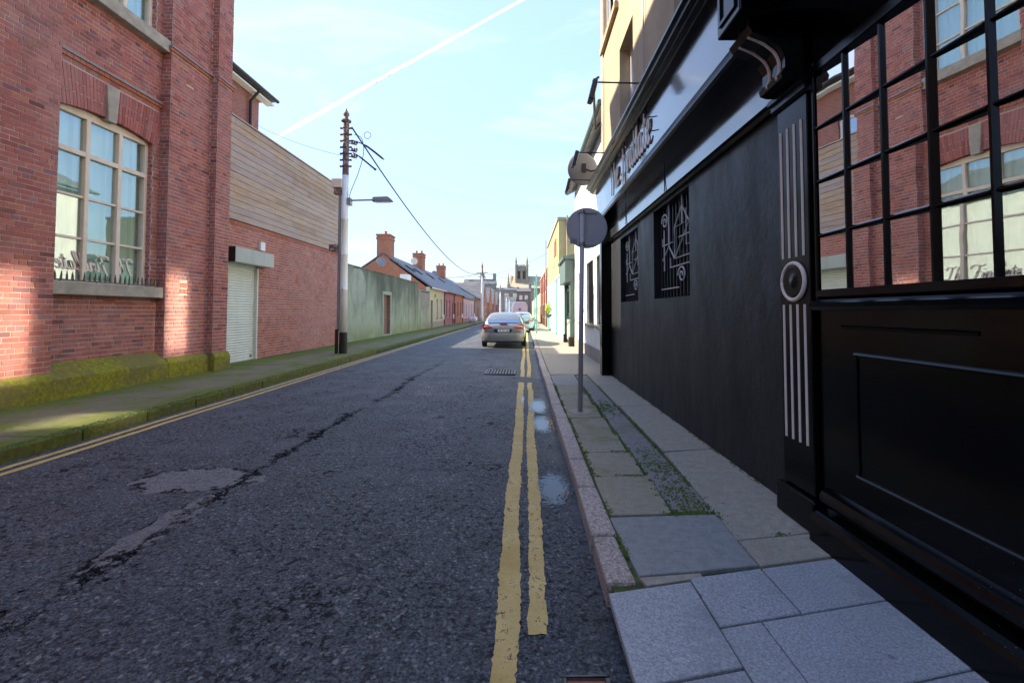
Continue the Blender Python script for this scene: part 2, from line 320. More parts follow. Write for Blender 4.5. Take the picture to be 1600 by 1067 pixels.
M['green_patch'] = mk_render('pale_render_patch', (0.36, 0.375, 0.31), (0.22, 0.23, 0.18), 0.6, 1.6)
M['tan'] = mk_render('tan_render', (0.42, 0.33, 0.225), (0.24, 0.185, 0.125), 0.5, 0.8)
M['mustard'] = mk_render('mustard_render', (0.52, 0.38, 0.19), (0.26, 0.19, 0.10), 0.4, 0.8)
M['white_render'] = mk_render('white_render', (0.72, 0.74, 0.72), (0.45, 0.48, 0.47), 0.3, 1.0)
M['cyan_render'] = mk_render('pale_cyan_render', (0.42, 0.64, 0.64), (0.36, 0.46, 0.46), 0.25, 1.0)
M['teal'] = plain('teal_paint', (0.085, 0.13, 0.125), 0.5, 0.12, 6, 0.05)
M['yellow_render'] = mk_render('cream_yellow_render', (0.58, 0.55, 0.36), (0.38, 0.36, 0.25), 0.3, 1.2)
M['maroon_render'] = mk_render('dusky_pink_render', (0.40, 0.19, 0.18), (0.27, 0.13, 0.13), 0.4, 1.2)
M['pink_render'] = mk_render('pale_pink_render', (0.60, 0.46, 0.49), (0.42, 0.32, 0.35), 0.4, 1.2)
M['grey_render'] = mk_render('grey_render', (0.30, 0.28, 0.25), (0.18, 0.17, 0.16), 0.5, 0.4)
M['church'] = mk_render('church_stone', (0.34, 0.29, 0.21), (0.20, 0.175, 0.14), 0.5, 0.2)
M['church_roof'] = mk_render('church_roof', (0.44, 0.36, 0.25), (0.32, 0.26, 0.19), 0.4, 0.15)
def mk_timber():
    s = NT('weathered_timber'); ob = s.n('ObjectInfo').outputs['Random']
    off = s.n('CombineXYZ'); s.set(off.inputs[2], s.math('MULTIPLY', ob, 40.0))
    v = s.n('VectorMath', {'operation': 'ADD'}); s.set(v.inputs[0], s.scaled((1, 0.35, 9))); s.set(v.inputs[1], off.outputs[0])
    g = s.noise(5, 6, 0.65, v.outputs[0], 0.6); b = s.noise(1.0, 4, 0.6)
    col = s.ramp(ob, [(0.0, (0.43, 0.29, 0.205)), (0.35, (0.57, 0.40, 0.26)), (0.65, (0.47, 0.365, 0.335)), (1.0, (0.58, 0.43, 0.30))])
    col = s.mix(s.ramp(g, [(0.35, 0.6), (0.6, 0.0)]), col, (0.17, 0.13, 0.10))
    col = s.mix(s.ramp(b, [(0.4, 0.0), (0.7, 0.5)]), col, (0.44, 0.38, 0.36))
    s.bsdf(col, 0.8, s.bump(g, 0.3, 0.004), spec=0.2); return s.m
M['timber'] = mk_timber()
def mk_pole():
    s = NT('flaking_white_paint'); z = s.xyz()[2]
    n = s.noise(7, 5, 0.7); st = s.noise(9, 5, 0.7, s.scaled((1, 1, 0.15)))
    col = s.mix(s.smooth(st, 0.56, 0.70), (0.80, 0.81, 0.77), (0.42, 0.32, 0.22))
    rust = s.smooth(s.math('ADD', n, s.math('MULTIPLY', s.smooth(z, 5.6, 7.6), 0.5)), 0.72, 0.84)
    col = s.mix(rust, col, s.mix(s.noise(30, 4), (0.10, 0.035, 0.03), (0.26, 0.13, 0.08)))
    s.bsdf(col, 0.6, s.bump(n, 0.2, 0.01)); return s.m
M['pole'] = mk_pole()
def mk_rust():
    s = NT('weathered_iron'); n = s.noise(9, 5, .7); f = s.noise(40, 3, .6)
    col = s.ramp(n, [(0.3, (0.075, 0.045, 0.045)), (0.5, (0.15, 0.085, 0.07)), (0.58, (0.30, 0.26, 0.23)), (0.72, (0.40, 0.36, 0.32))])
    s.bsdf(col, .75, s.bump(f, .4, .01)); return s.m
M['rust'] = mk_rust()
M['cable'] = plain('cable_rubber', (0.04, 0.055, 0.065), 0.6, 0.1, 10, 0)
M['carpaint'] = None
def mk_carpaint(name, c):
    s = NT(name); f = s.noise(900, 1)
    s.bsdf(s.mix(s.math('MULTIPLY', f, 0.2), c, tuple(k * 0.7 for k in c)), 0.42, None, 0.6, 0.5, 0.7, Coat_Roughness=0.08); return s.m
M['carpaint'] = mk_carpaint('silver_car_paint', (0.235, 0.245, 0.24))
M['carpaint2'] = mk_carpaint('pale_green_car_paint', (0.50, 0.60, 0.56))
M['tyre'] = plain('tyre_rubber', (0.012, 0.012, 0.013), 0.8, 0.2, 20, 0.1)
M['alloy'] = plain('alloy_rim', (0.45, 0.46, 0.47), 0.35, 0.1, 10, 0, metal=0.8)
M['carglass'] = mk_pane('car_glass', (0.75, 0.85, 0.92), 0.42, (0.04, 0.055, 0.065))
def mk_lens(name, c):
    s = NT(name); s.bsdf(c, 0.12, None, 0.0, 0.6, 1.0); return s.m
M['red_lens'] = mk_lens('red_lamp_lens', (0.55, 0.012, 0.02)); M['clear_lens'] = mk_lens('clear_lamp_lens', (0.72, 0.66, 0.66))
M['plate'] = plain('number_plate', (0.72, 0.72, 0.66), 0.4, 0.04, 4, 0); M['blue'] = plain('plate_blue', (0.02, 0.10, 0.45), 0.4, 0.05, 4, 0)
M['van'] = plain('van_white_paint', (0.68, 0.63, 0.66), 0.35, 0.04, 3, 0, coat=0.6)
M['purple'] = plain('purple_print', (0.16, 0.07, 0.24), 0.5, 0.1, 4, 0); M['red_print'] = plain('red_print', (0.6, 0.05, 0.06), 0.5, 0.1, 4, 0)
M['green_door'] = plain('green_door_paint', (0.02, 0.32, 0.17), 0.45, 0.1, 5, 0.05); M['leaf'] = plain('yellow_leaves', (0.45, 0.46, 0.04), 0.6, 0.4, 14, 0.2)
M['moss'] = plain('moss_tufts', (0.10, 0.145, 0.03), 0.9, 0.45, 12, 0.3)
M['deadleaf'] = plain('fallen_leaf', (0.34, 0.15, 0.05), 0.8, 0.4, 12, 0.2)
M['teal_post'] = plain('teal_post_paint', (0.16, 0.36, 0.34), 0.5, 0.1, 5, 0.05)
M['terracotta'] = plain('terracotta', (0.36, 0.14, 0.09), 0.8, 0.2, 9, 0.2)
M['dish'] = plain('dish_grey', (0.20, 0.215, 0.24), 0.5, 0.08, 8, 0)
M['lead'] = plain('lead_flashing', (0.23, 0.24, 0.26), 0.55, 0.2, 8, 0.15)
M['ground'] = plain('bare_ground', (0.15, 0.145, 0.13), 0.9, 0.3, 0.4, 0.2)

# ------------------------------------------------------------------ mesh helpers
class MB:
    def __init__(s): s.v = []; s.f = []
    def add(s, vs, fs):
        o = len(s.v); s.v += [tuple(p) for p in vs]; s.f += [tuple(i + o for i in f) for f in fs]; return s
    def box(s, x0, x1, y0, y1, z0, z1):
        return s.add([(x0, y0, z0), (x1, y0, z0), (x1, y1, z0), (x0, y1, z0), (x0, y0, z1), (x1, y0, z1), (x1, y1, z1), (x0, y1, z1)],
                     [(0, 3, 2, 1), (4, 5, 6, 7), (0, 1, 5, 4), (1, 2, 6, 5), (2, 3, 7, 6), (3, 0, 4, 7)])
    def obox(s, c, ax, ay, az, hx, hy, hz):
        c, ax, ay, az = (Vector(q) for q in (c, ax, ay, az)); o = []
        for k in (-1, 1):
            for j, i in ((-1, -1), (-1, 1), (1, 1), (1, -1)): o.append(c + ax * hx * i + ay * hy * j + az * hz * k)
        return s.add(o, [(0, 3, 2, 1), (4, 5, 6, 7), (0, 1, 5, 4), (1, 2, 6, 5), (2, 3, 7, 6), (3, 0, 4, 7)])
    def tube(s, pts, r, n=8, caps=True):
        pts = [Vector(p) for p in pts]; rs = r if isinstance(r, (list, tuple)) else [r] * len(pts); o = len(s.v)
        prev = None
        for i, p in enumerate(pts):
            d = (pts[min(i + 1, len(pts) - 1)] - pts[max(i - 1, 0)]).normalized()
            a = prev if prev is not None else (Vector((0, 0, 1)) if abs(d.z) < 0.9 else Vector((1, 0, 0)))
            u = (a - d * a.dot(d)).normalized(); prev = u; v = d.cross(u)
            for k in range(n):
                t = 2 * math.pi * k / n; s.v.append(tuple(p + (u * math.cos(t) + v * math.sin(t)) * rs[i]))
        for i in range(len(pts) - 1):
            for k in range(n):
                k2 = (k + 1) % n; s.f.append((o + i * n + k, o + i * n + k2, o + (i + 1) * n + k2, o + (i + 1) * n + k))
        if caps:
            s.f.append(tuple(o + k for k in reversed(range(n)))); s.f.append(tuple(o + (len(pts) - 1) * n + k for k in range(n)))
        return s
    def lathe(s, base, prof, n=16, axis=(0, 0, 1)):
        a = Vector(axis).normalized(); b = Vector(base)
        q = Vector((1, 0, 0)) if abs(a.x) < 0.9 else Vector((0, 1, 0)); u = (q - a * q.dot(a)).normalized(); v = a.cross(u); o = len(s.v)
        for r, h in prof:
            for k in range(n):
                t = 2 * math.pi * k / n; s.v.append(tuple(b + a * h + (u * math.cos(t) + v * math.sin(t)) * max(r, 1e-4)))
        for i in range(len(prof) - 1):
            for k in range(n):
                k2 = (k + 1) % n; s.f.append((o + i * n + k, o + i * n + k2, o + (i + 1) * n + k2, o + (i + 1) * n + k))
        s.f.append(tuple(o + k for k in reversed(range(n)))); s.f.append(tuple(o + (len(prof) - 1) * n + k for k in range(n)))
        return s
    def prism(s, poly, d0, d1, plane='xz'):
        # poly in two axes, extruded along the third from d0 to d1
        n = len(poly); o = []
        for d in (d0, d1):
            for a, b in poly: o.append({'xz': (a, d, b), 'yz': (d, a, b), 'xy': (a, b, d)}[plane])
        return s.add(o, [tuple(range(n))[::-1], tuple(range(n, 2 * n))] + [(i, (i + 1) % n, (i + 1) % n + n, i + n) for i in range(n)])
    def wall(s, axis, f, b, u0, u1, z0, z1, holes=()):
        # slab between planes f (front) and b (back) on axis 'x' or 'y', with rectangular openings and their reveals
        P = (lambda d, u, z: (d, u, z)) if axis == 'x' else (lambda d, u, z: (u, d, z))
        us = sorted({u0, u1, *[h[0] for h in holes], *[h[1] for h in holes]}); zs = sorted({z0, z1, *[h[2] for h in holes], *[h[3] for h in holes]})
        us = [u for u in us if u0 <= u <= u1]; zs = [z for z in zs if z0 <= z <= z1]
        for i in range(len(us) - 1):
            for j in range(len(zs) - 1):
                cu, cz = (us[i] + us[i + 1]) / 2, (zs[j] + zs[j + 1]) / 2
                if any(h[0] < cu < h[1] and h[2] < cz < h[3] for h in holes): continue
                for d in (f, b): s.add([P(d, us[i], zs[j]), P(d, us[i + 1], zs[j]), P(d, us[i + 1], zs[j + 1]), P(d, us[i], zs[j + 1])], [(0, 1, 2, 3)])
        for a, c, e, g in list(holes) + [(u0, u1, z0, z1)]:
            for p, q in (((a, e), (c, e)), ((c, e), (c, g)), ((c, g), (a, g)), ((a, g), (a, e))):
                s.add([P(f, *p), P(f, *q), P(b, *q), P(b, *p)], [(0, 1, 2, 3)])
        return s
    def build(s, name, mat, parent=None, bevel=0, smooth=False, fix=True, sub=0):
        me = bpy.data.meshes.new(name); me.from_pydata(s.v, [], s.f)
        if fix or bevel:
            bm = bmesh.new(); bm.from_mesh(me)
            bmesh.ops.remove_doubles(bm, verts=bm.verts, dist=1e-5)
            if bevel: bmesh.ops.bevel(bm, geom=[e for e in bm.edges], offset=bevel, segments=2 if bevel > 0.008 else 1, affect='EDGES', profile=0.5)
            bmesh.ops.recalc_face_normals(bm, faces=bm.faces); bm.to_mesh(me); bm.free()
        if smooth:
            for p in me.polygons: p.use_smooth = True
        o = link(name, me, mat, parent)
        if sub: md = o.modifiers.new('sub', 'SUBSURF'); md.levels = md.render_levels = sub
        return o

def link(name, me, mat, parent=None):
    o = bpy.data.objects.new(name, me); COL.objects.link(o)
    if mat is not None and not me.materials: me.materials.append(M[mat] if isinstance(mat, str) else mat)
    if parent is not None:
        o.parent = parent; o.matrix_parent_inverse = Matrix.Translation(-base_of(parent))
    return o
BASES = {}
def base_of(p): return BASES.get(p.name, Vector((0, 0, 0)))
def thing(name, label, cat, loc=(0, 0, 0), group=None):
    e = bpy.data.objects.new(name, None); COL.objects.link(e); e.location = loc; e.empty_display_size = 0.2
    BASES[e.name] = Vector(loc); return tag(e, label, cat, group)
def tag(o, label=None, cat=None, group=None, kind=None):
    for k, v in (('label', label), ('category', cat), ('group', group), ('kind', kind)):
        if v: o[k] = v
    return o
def B(name, mat, parent, *boxes, bevel=0):
    m = MB()
    for b in boxes: m.box(*b)
    return m.build(name, mat, parent, bevel)
def smoothcurve(pts, n=6):
    P = [Vector(p) for p in pts]; out = []
    for i in range(len(P) - 1):
        a, b, c, d = P[max(i - 1, 0)], P[i], P[i + 1], P[min(i + 2, len(P) - 1)]
        for k in range(n):
            t = k / n; out.append(0.5 * ((2 * b) + (c - a) * t + (2 * a - 5 * b + 4 * c - d) * t * t + (3 * b - a - 3 * c + d) * t ** 3))
    out.append(P[-1]); return out
def sag(a, b, drop, n=18):
    a, b = Vector(a), Vector(b)
    return [a.lerp(b, i / n) - Vector((0, 0, drop * 4 * (i / n) * (1 - i / n))) for i in range(n + 1)]

# ------------------------------------------------------------------ the ground, road, pavements
g = MB(); g.add([(-1500, -60, -0.03), (1500, -60, -0.03), (1500, 2500, -0.03), (-1500, 2500, -0.03)], [(0, 1, 2, 3)])
tag(g.build('ground', 'ground', fix=False), kind='structure')
def kl(y): return -5.32 - 0.006 * min(max(y, 0), 60)        # road edge of left kerb
KR = 0.44                                                   # road edge of right kerb
def kr(y): return KR + 0.004 * max(0, y - 12)
rd = MB()
ys = [-12 + i * 0.5 for i in range(0, 464)]
nx = 12
for y in ys:
    a, b = kl(y) - 0.05, kr(y) + 0.05
    for i in range(nx + 1):
        t = i / nx; x = a + (b - a) * t
        rd.v.append((x, y, 0.05 * (1 - (2 * t - 1) ** 2) - 0.012 + 0.006 * mnoise.noise((x * 0.8, y * 0.5, 3))))
for j in range(len(ys) - 1):
    for i in range(nx): k = j * (nx + 1) + i; rd.f.append((k, k + 1, k + nx + 2, k + nx + 1))
def roadz(x, y):
    a, b = kl(y) - 0.05, kr(y) + 0.05; t = (x - a) / (b - a)
    return 0.05 * (1 - (2 * t - 1) ** 2) - 0.012 + 0.006 * mnoise.noise((x * 0.8, y * 0.5, 3))
tag(rd.build('road', 'asphalt', fix=False, smooth=True), kind='structure')
cr = MB(); cr.box(-90, 90, 190, 200, -0.02, 0.0)
tag(cr.build('cross_road', 'asphalt'), kind='structure')

# yellow lines: ragged painted ribbons draped on the road
def ribbon(xc, wd, y0, y1, step, seed, jag=0.008):
    m = MB(); n = int((y1 - y0) / step) + 1; rnd = random.Random(seed)
    for i in range(n + 1):
        y = y0 + (y1 - y0) * i / n; c = xc(y)
        fn = lambda k: jag * (1.1 * mnoise.noise((y * 2.3, seed * 7.1, k)) + 1.0 * mnoise.noise((y * 11, seed * 3.3, k)) + 0.8 * mnoise.noise((y * 37, seed, k)))
        l = c - wd / 2 + fn(1.0); r = c + wd / 2 + fn(5.0)
        for k in range(4): x = l + (r - l) * k / 3; m.v.append((x, y, roadz(x, y) + 0.0045))
    for i in range(n):
        for k in range(3): q = i * 4 + k; m.f.append((q, q + 1, q + 5, q + 4))
    for i in range(min(6, n)):      # frayed end
        for k in range(4):
            v = m.v[i * 4 + k]; m.v[i * 4 + k] = (v[0], v[1] - (0.05 * (mnoise.noise((k * 1.9, seed, 2)) + 0.4)) * (1 - i / 6), v[2])
    return tag(m.build('road_marking', 'yellow', fix=False, smooth=True), kind='structure')
ribbon(lambda y: -4.94 - 0.006 * y, 0.095, -4, 96, 0.06, 1)
ribbon(lambda y: -5.13 - 0.006 * y, 0.095, -4, 96, 0.06, 2)
wob = lambda y: 0.03 * mnoise.noise((y * 0.35, 4.2, 0)) + 0.01 * mnoise.noise((y * 1.6, 1.2, 0))
ribbon(lambda y: -0.098 + wob(y) + 0.006 * y, 0.118, -2, 9.85, 0.012, 3, 0.012)
ribbon(lambda y: -0.098 + wob(y) + 0.006 * y, 0.10, 10.7, 60, 0.05, 5, 0.006)
ribbon(lambda y: 0.058 + wob(y + 3) + 0.008 * y, 0.098, 2.22, 9.85, 0.012, 4, 0.012)
ribbon(lambda y: 0.075 + wob(y + 3) + 0.0055 * y, 0.095, 10.7, 60, 0.05, 6, 0.006)

# puddles in the right gutter
def puddle(cx, cy, rx, ry, seed):
    m = MB(); n = 40; pts = []
    for i in range(n):
        t = 2 * math.pi * i / n; k = 1 + 0.35 * mnoise.noise((math.cos(t) * 1.3 + seed, math.sin(t) * 1.3, seed)) + 0.12 * mnoise.noise((math.cos(t) * 5, math.sin(t) * 5, seed))
        x, y = cx + rx * k * math.cos(t), cy + ry * k * math.sin(t); pts.append((min(x, KR - 0.012), y))
    z = max(roadz(x, y) for x, y in pts) + 0.003
    m.add([(x, y, z) for x, y in pts] + [(cx, cy, z)], [(i, (i + 1) % n, n) for i in range(n)])
    return tag(m.build('puddle', 'water', fix=False), kind='structure')
puddle(0.27, 3.95, 0.17, 0.42, 1.0); puddle(0.29, 6.25, 0.19, 0.55, 2.0); puddle(0.30, 7.5, 0.24, 0.7, 3.3); puddle(-0.03, 8.0, 0.05, 0.4, 5.1)

# left pavement: concrete bays between the kerb and the walls
pl = tag(MB().box(-9.6, -5.42, -6, 190, -0.02, 0.095).build('pavement_left', 'joint'), kind='structure')
y = -4.0
while y < 100:
    L = 2.3 if y < 40 else 6.0
    a = kl(y) - 0.15; b = kl(y + L) - 0.15
    m = MB(); m.prism([(-8.6, y + 0.006), (a, y + 0.006), (b, y + L - 0.006), (-8.6, y + L - 0.006)], 0.09, 0.12 + random.uniform(-0.003, 0.003), 'xy')
    m.build('slab', 'pave_left', pl); y += L
y = -4.0
while y < 110:
    L = 0.95 if y < 30 else 3.0
    m = MB(); m.prism([(kl(y) - 0.155, y + 0.006), (kl(y) + random.uniform(-.008, .006), y + 0.006), (kl(y + L) + random.uniform(-.008, .006), y + L - 0.006), (kl(y + L) - 0.155, y + L - 0.006)], -0.05, 0.126 + random.uniform(-0.006, 0.006), 'xy')
    m.build('kerb_stone', 'kerb_left', pl, bevel=0.02); y += L
# moss and grass tufts along the wall foot and on the kerb
def tufts(name, spots, size, label, mat='moss', parent=None):
    m = MB(); rnd = random.Random(5)
    for x, y, z in spots:
        for k in range(3):
            r = size * rnd.uniform(0.4, 1.2); a = rnd.uniform(0, 6.28); px, py = x + rnd.gauss(0, size), y + rnd.gauss(0, size)
            t = [(px + r * math.cos(a + q * 2.09), py + r * math.sin(a + q * 2.09), z - 0.004) for q in range(3)]
            m.add(t + [(px + rnd.uniform(-.3, .3) * r, py + rnd.uniform(-.3, .3) * r, z + r * rnd.uniform(0.5, 1.1))], [(0, 1, 3), (1, 2, 3), (2, 0, 3)])
    return tag(m.build(name, mat, fix=False), label, 'moss', kind='stuff')
rr = random.Random(11); sp = []
for i in range(2600):
    y = 4 + 36 * rr.random() ** 1.6
    f = -7.62 if y < 10.8 else (-7.42 if y < 11.35 else -8.08)
    if 12.2 < y < 13.7: continue
    sp.append((f + abs(rr.gauss(0, 0.035)), y, 0.122))
for i in range(2600):
    y = 3 + 25 * rr.random() ** 1.5; sp.append((kl(y) - rr.uniform(0.0, 0.16), y, 0.125))
tufts('moss_tufts', sp, 0.016, 'bright green moss along the wall foot and kerb of the left pavement')

# right pavement: granite flags by the shopfront, worn concrete flags beyond, granite kerb stones
pr = tag(MB().box(KR + 0.03, 2.4, -6, 190, -0.02, 0.098).build('pavement_right', 'joint'), kind='structure')
def slab(poly, mat, top=0.12, name='slab', gap=0.005, bv=0.004):
    c = Vector((sum(p[0] for p in poly) / len(poly), sum(p[1] for p in poly) / len(poly)))
    q = []
    for p in poly:
        d = Vector(p) - c; q.append(tuple(c + d * (1 - gap * 1.4 / max(d.length, .05))))
    dz = random.uniform(-0.004, 0.003)
    m = MB(); m.prism(q, 0.08, top + dz, 'xy')
    o = m.build(name, mat, pr, bevel=bv); return o
sl = lambda x, y0: y0 + 0.215 * (x - 0.43)      # cross joints of the granite run at a slight angle
def gs(x0, x1, ya, yb): slab([(x0, sl(x0, ya)), (x1, sl(x1, ya)), (x1, sl(x1, yb)), (x0, sl(x0, yb))], 'granite')
gs(KR - 0.012, 0.89, 1.755, 2.335); gs(KR - 0.012, 0.89, 1.15, 1.755); gs(KR - 0.012, 0.89, 0.4, 1.15); gs(KR - .012, 0.89, -1.2, 0.4)
gs(0.89, 1.325, 1.985, 2.365); gs(1.325, 1.86, 1.985, 2.365)
gs(0.89, 1.10, 1.2, 1.985); gs(1.10, 1.86, 1.555, 1.985); gs(1.10, 1.86, 0.9, 1.555); gs(0.89, 1.10, 0.2, 1.2); gs(1.10, 1.86, -0.4, 0.9); gs(0.89, 1.10, -1.2, .2); gs(1.10, 1.86, -1.2, -.4)
# thin mortar fillet, then the new concrete flag
slab([(0.64, 2.40), (0.89, 2.455), (0.98, 2.48), (0.98, 2.52), (0.62, 2.475)], 'pave_right', 0.116, bv=0.002)
slab([(0.62, 2.475), (0.98, 2.52), (1.33, 2.575), (1.36, 3.22), (0.595, 3.17)], 'pave_new', 0.121)
slab([(1.33, 2.575), (1.86, 2.69), (1.86, 2.95), (1.34, 2.86)], 'pave_right', 0.118)
slab([(1.34, 2.86), (1.86, 2.95), (2.02, 3.3), (2.02, 4.75), (1.43, 4.62), (1.36, 3.22)], 'pave_right', 0.122)
y = 4.65
for L in (2.2, 1.9, 2.4): slab([(1.44, y), (2.02, y + 0.1), (2.02, y + L + 0.1), (1.46, y + L)], 'pave_right', 0.122); y += L
yl = [3.2, 3.95, 4.62, 5.3, 6.1, 6.9, 7.8, 8.8]
for a, b in zip(yl, yl[1:]): slab([(0.605, a), (1.06, a + 0.03), (1.10, b + 0.03), (0.605, b)], 'pave_moss')
ym = [3.23, 4.3, 5.5, 7.0, 8.6, 10.2]
for a, b in zip(ym, ym[1:]): slab([(1.07 + 0.015 * a - 0.04, a), (1.36 + 0.006 * a, a + .02), (1.36 + 0.006 * b, b + .02), (1.07 + 0.015 * b - .04, b)], 'pave_strip', 0.114)
slab([(0.605, 8.8), (1.12, 8.8), (1.15, 10.3), (0.605, 10.2)], 'pave_new')
y = 10.3
while y < 60:
    L = 2.4 if y < 22 else 6; slab([(kr(y) + 0.165, y), (2.16, y), (2.16, y + L), (kr(y + L) + 0.165, y + L)], 'pave_right'); y += L
kj = [2.42, 2.92, 3.72, 4.42, 5.2, 6.1, 7.0, 7.95]
while kj[-1] < 60: kj.append(kj[-1] + (0.95 if kj[-1] < 25 else 3))
for a, b in zip(kj, kj[1:]):
    j = lambda: random.uniform(-0.01, 0.01)
    m = MB(); m.prism([(kr(a) + j(), a + 0.005), (kr(a) + 0.155 + j(), a + 0.005), (kr(b) + 0.155 + j(), b - 0.005), (kr(b) + j(), b - 0.005)], -0.05, 0.122 + random.uniform(-.004, .004), 'xy')
    m.build('kerb_stone', 'kerb_granite', pr, bevel=0.018)
sp = []
def along(p, q, n, s=0.01):
    for i in range(n):
        t = rr.random(); x = p[0] + (q[0] - p[0]) * t; y = p[1] + (q[1] - p[1]) * t
        if mnoise.noise((x * 4, y * 4, 9)) > -0.15: sp.append((x + rr.gauss(0, s), y + rr.gauss(0, s), 0.12))
along((0.61, 2.5), (0.605, 9), 700); along((1.34, 2.6), (1.43, 6.5), 220); along((1.06, 3.2), (1.13, 8.5), 260); along((1.03, 3.23), (1.36, 3.25), 130, .02)
along((1.34, 2.87), (1.7, 2.94), 60); along((0.6, 3.95), (1.08, 3.98), 60); along((.6, 4.62), (1.08, 4.65), 60)
along((1.962, 3.4), (1.965, 10.0), 260, .006)
for i in range(620): sp.append((rr.gauss(1.24, 0.09), rr.choice((3.45, 4.35, 6.8)) + rr.gauss(0, .28), 0.117))
tufts('moss_tufts', sp, 0.010, 'green moss in the joints of the paving beside the black pub wall')

# iron covers
d = thing('drain_grating', 'rectangular iron gully grating set in the asphalt before the silver car', 'drain', (-0.55, 11.2, 0.03))
B('frame', 'iron', d, (-0.96, -0.2, 10.9, 10.95, 0.0, 0.048), (-0.96, -0.2, 11.65, 11.7, 0.0, 0.048), (-0.96, -0.91, 10.95, 11.65, 0, 0.048), (-0.25, -0.2, 10.95, 11.65, 0, 0.048))
for i in range(9): B('bar', 'iron', d, (-0.895 + i * 0.073, -0.855 + i * 0.073, 10.95, 11.65, 0.0, 0.046))
B('crossbar', 'iron', d, (-0.91, -0.25, 11.28, 11.32, 0.0, 0.0445))
d = thing('stopcock_box', 'small iron stopcock box with open lid in the gutter by the granite kerb', 'access cover', (0.26, 1.84, 0))
B('frame', 'iron', d, (0.165, 0.355, 1.735, 1.75, -0.02, 0.028), (0.165, 0.355, 1.925, 1.94, -0.02, 0.028), (0.165, 0.18, 1.75, 1.925, -0.02, 0.028), (0.34, 0.355, 1.75, 1.925, -0.02, 0.028), bevel=0.004)
B('lid', 'terracotta', d, (0.182, 0.338, 1.752, 1.923, -0.02, 0.014))
for i, (x, y) in enumerate(((0.34, 3.74), (0.33, 6.05))):
    m = MB(); m.add([(x, y, .022), (x + .022, y + .03, .03), (x + .03, y + .09, .024), (x + .006, y + .06, .034)], [(0, 1, 2), (0, 2, 3)])
    tag(m.build('leaf', 'deadleaf', fix=False), ['brown leaf lying in the nearest gutter puddle', 'orange leaf lying in the second gutter puddle'][i], 'leaf')

# ------------------------------------------------------------------ brickwork
CO, BL, JT = 0.0835, 0.235, 0.0135
def lay(o, u, n, u0, u1, z0, z1, holes=(), out=None, proud=0.006, phase=0.0):
    """English garden wall bond: three stretcher courses to one header course; returns (origin, u, n, length, z, height)"""
    o, u, n = Vector(o), Vector(u), Vector(n); out = [] if out is None else out
    k0 = math.floor(z0 / CO + 1e-6); k = k0
    while k * CO < z1 - 0.02:
        za, zb = max(z0, k * CO), min(z1, (k + 1) * CO); k += 1
        if zb - za < 0.025: continue
        zc = (za + zb) / 2
        segs = [(u0, u1)]
        for a, b, c, d in holes:
            if c < zc < d:
                ns = []
                for s, e in segs:
                    if b <= s or a >= e: ns.append((s, e)); continue
                    if a > s: ns.append((s, a))
                    if b < e: ns.append((b, e))
                segs = ns
        hdr = (k % 4 == 0); L = BL / 2 if hdr else BL; off = (phase + (k % 2) * BL / 2 + (BL / 4 if hdr else 0)) % L
        for s, e in segs:
            p = s - ((s - off) % L)
            while p < e - 1e-6:
                a, b = max(p, s), min(p + L, e); p += L
                if b - a > 0.035: out.append((o + u * a, u, n, b - a, za, zb - za, proud + random.uniform(-0.004, 0.004)))
    return out
def brick_verts(br, local=False):
    o, u, n, L, z, h, pr = br
    q1 = (o.x * 37.7 + o.y * 91.3 + z * 53.1) % 1.0; q2 = (q1 * 17.3) % 1.0; q3 = (q1 * 41.9) % 1.0
    a, b = JT / 2 + .003 * (q1 - .5), L - JT / 2 + .004 * (q2 - .5); c, d = JT / 2 + .003 * (q3 - .5), h - JT / 2 + .003 * (q2 - .5)
    q = Vector((0, 0, 0)) if local else o + Vector((0, 0, z))
    vs = [q + u * U + Vector((0, 0, W)) + n * D for D in (-0.02, pr) for U, W in ((a, c), (b, c), (b, d), (a, d))]
    return vs, [(4, 5, 6, 7), (0, 1, 5, 4), (1, 2, 6, 5), (2, 3, 7, 6), (3, 0, 4, 7)]
def brick_mass(bricks, parent, mat='brick', name='brickwork'):
    m = MB()
    for br in bricks: m.add(*brick_verts(br))
    return tag(m.build(name, mat, parent, fix=False), kind='stuff')
BM = {}
def brick_single(br, parent, mat='brick'):
    o, u, n, L, z, h, pr = br
    key = (round(L / 0.004), round(h / 0.004), tuple(round(k) for k in n), random.randrange(3), mat)
    if key not in BM:
        vs, fs = brick_verts(br, True); me = bpy.data.meshes.new('brick'); me.from_pydata([tuple(v) for v in vs], [], fs); BM[key] = me
    ob = link('brick', BM[key], mat, parent); ob.location = o + Vector((0, 0, z)); return ob
def seen(p):
    x, y, z = p; c, s = math.cos(R(2)), math.sin(R(2)); Z = y * c + (z - EYE) * s
    if Z < 0.3: return None
    return 818 + 700 * x / Z, 462.6 - 700 * ((z - EYE) * c - y * s) / Z

# ------------------------------------------------------------------ the tall brick building on the left
XP, XN, XB, XC = -7.65, -7.85, -8.0, -7.48      # pier face, recessed panel, glass, corner pier
bb = thing('brick_building', 'tall red brick building with piers, mossy plinth and big cream paned windows', 'building', (-8.0, 6.0, 0.12))
W0, W1 = 7.42, 9.38
TOP = 12.6
w1 = (W0, W1, 2.06, 5.20); w2 = (W0, W1, 7.42, 10.6)
wallm = MB()
wallm.wall('x', XP, -8.6, -24.0, 7.28, 0.0, TOP)
wallm.wall('x', XN, -8.6, 7.28, 9.56, 0.0, TOP, [w1, w2])
wallm.wall('x', XP, -8.6, 9.56, 10.8, 0.0, TOP)
wallm.wall('x', XC, -8.6, 10.8, 11.31, 0.0, TOP)
wallm.box(-20, -8.6, -24.0, 11.31, 0, TOP)
wall = wallm.build('wall', 'mortar', bb, fix=False)
bl = []
EX, NX = (0, 1, 0), (1, 0, 0)
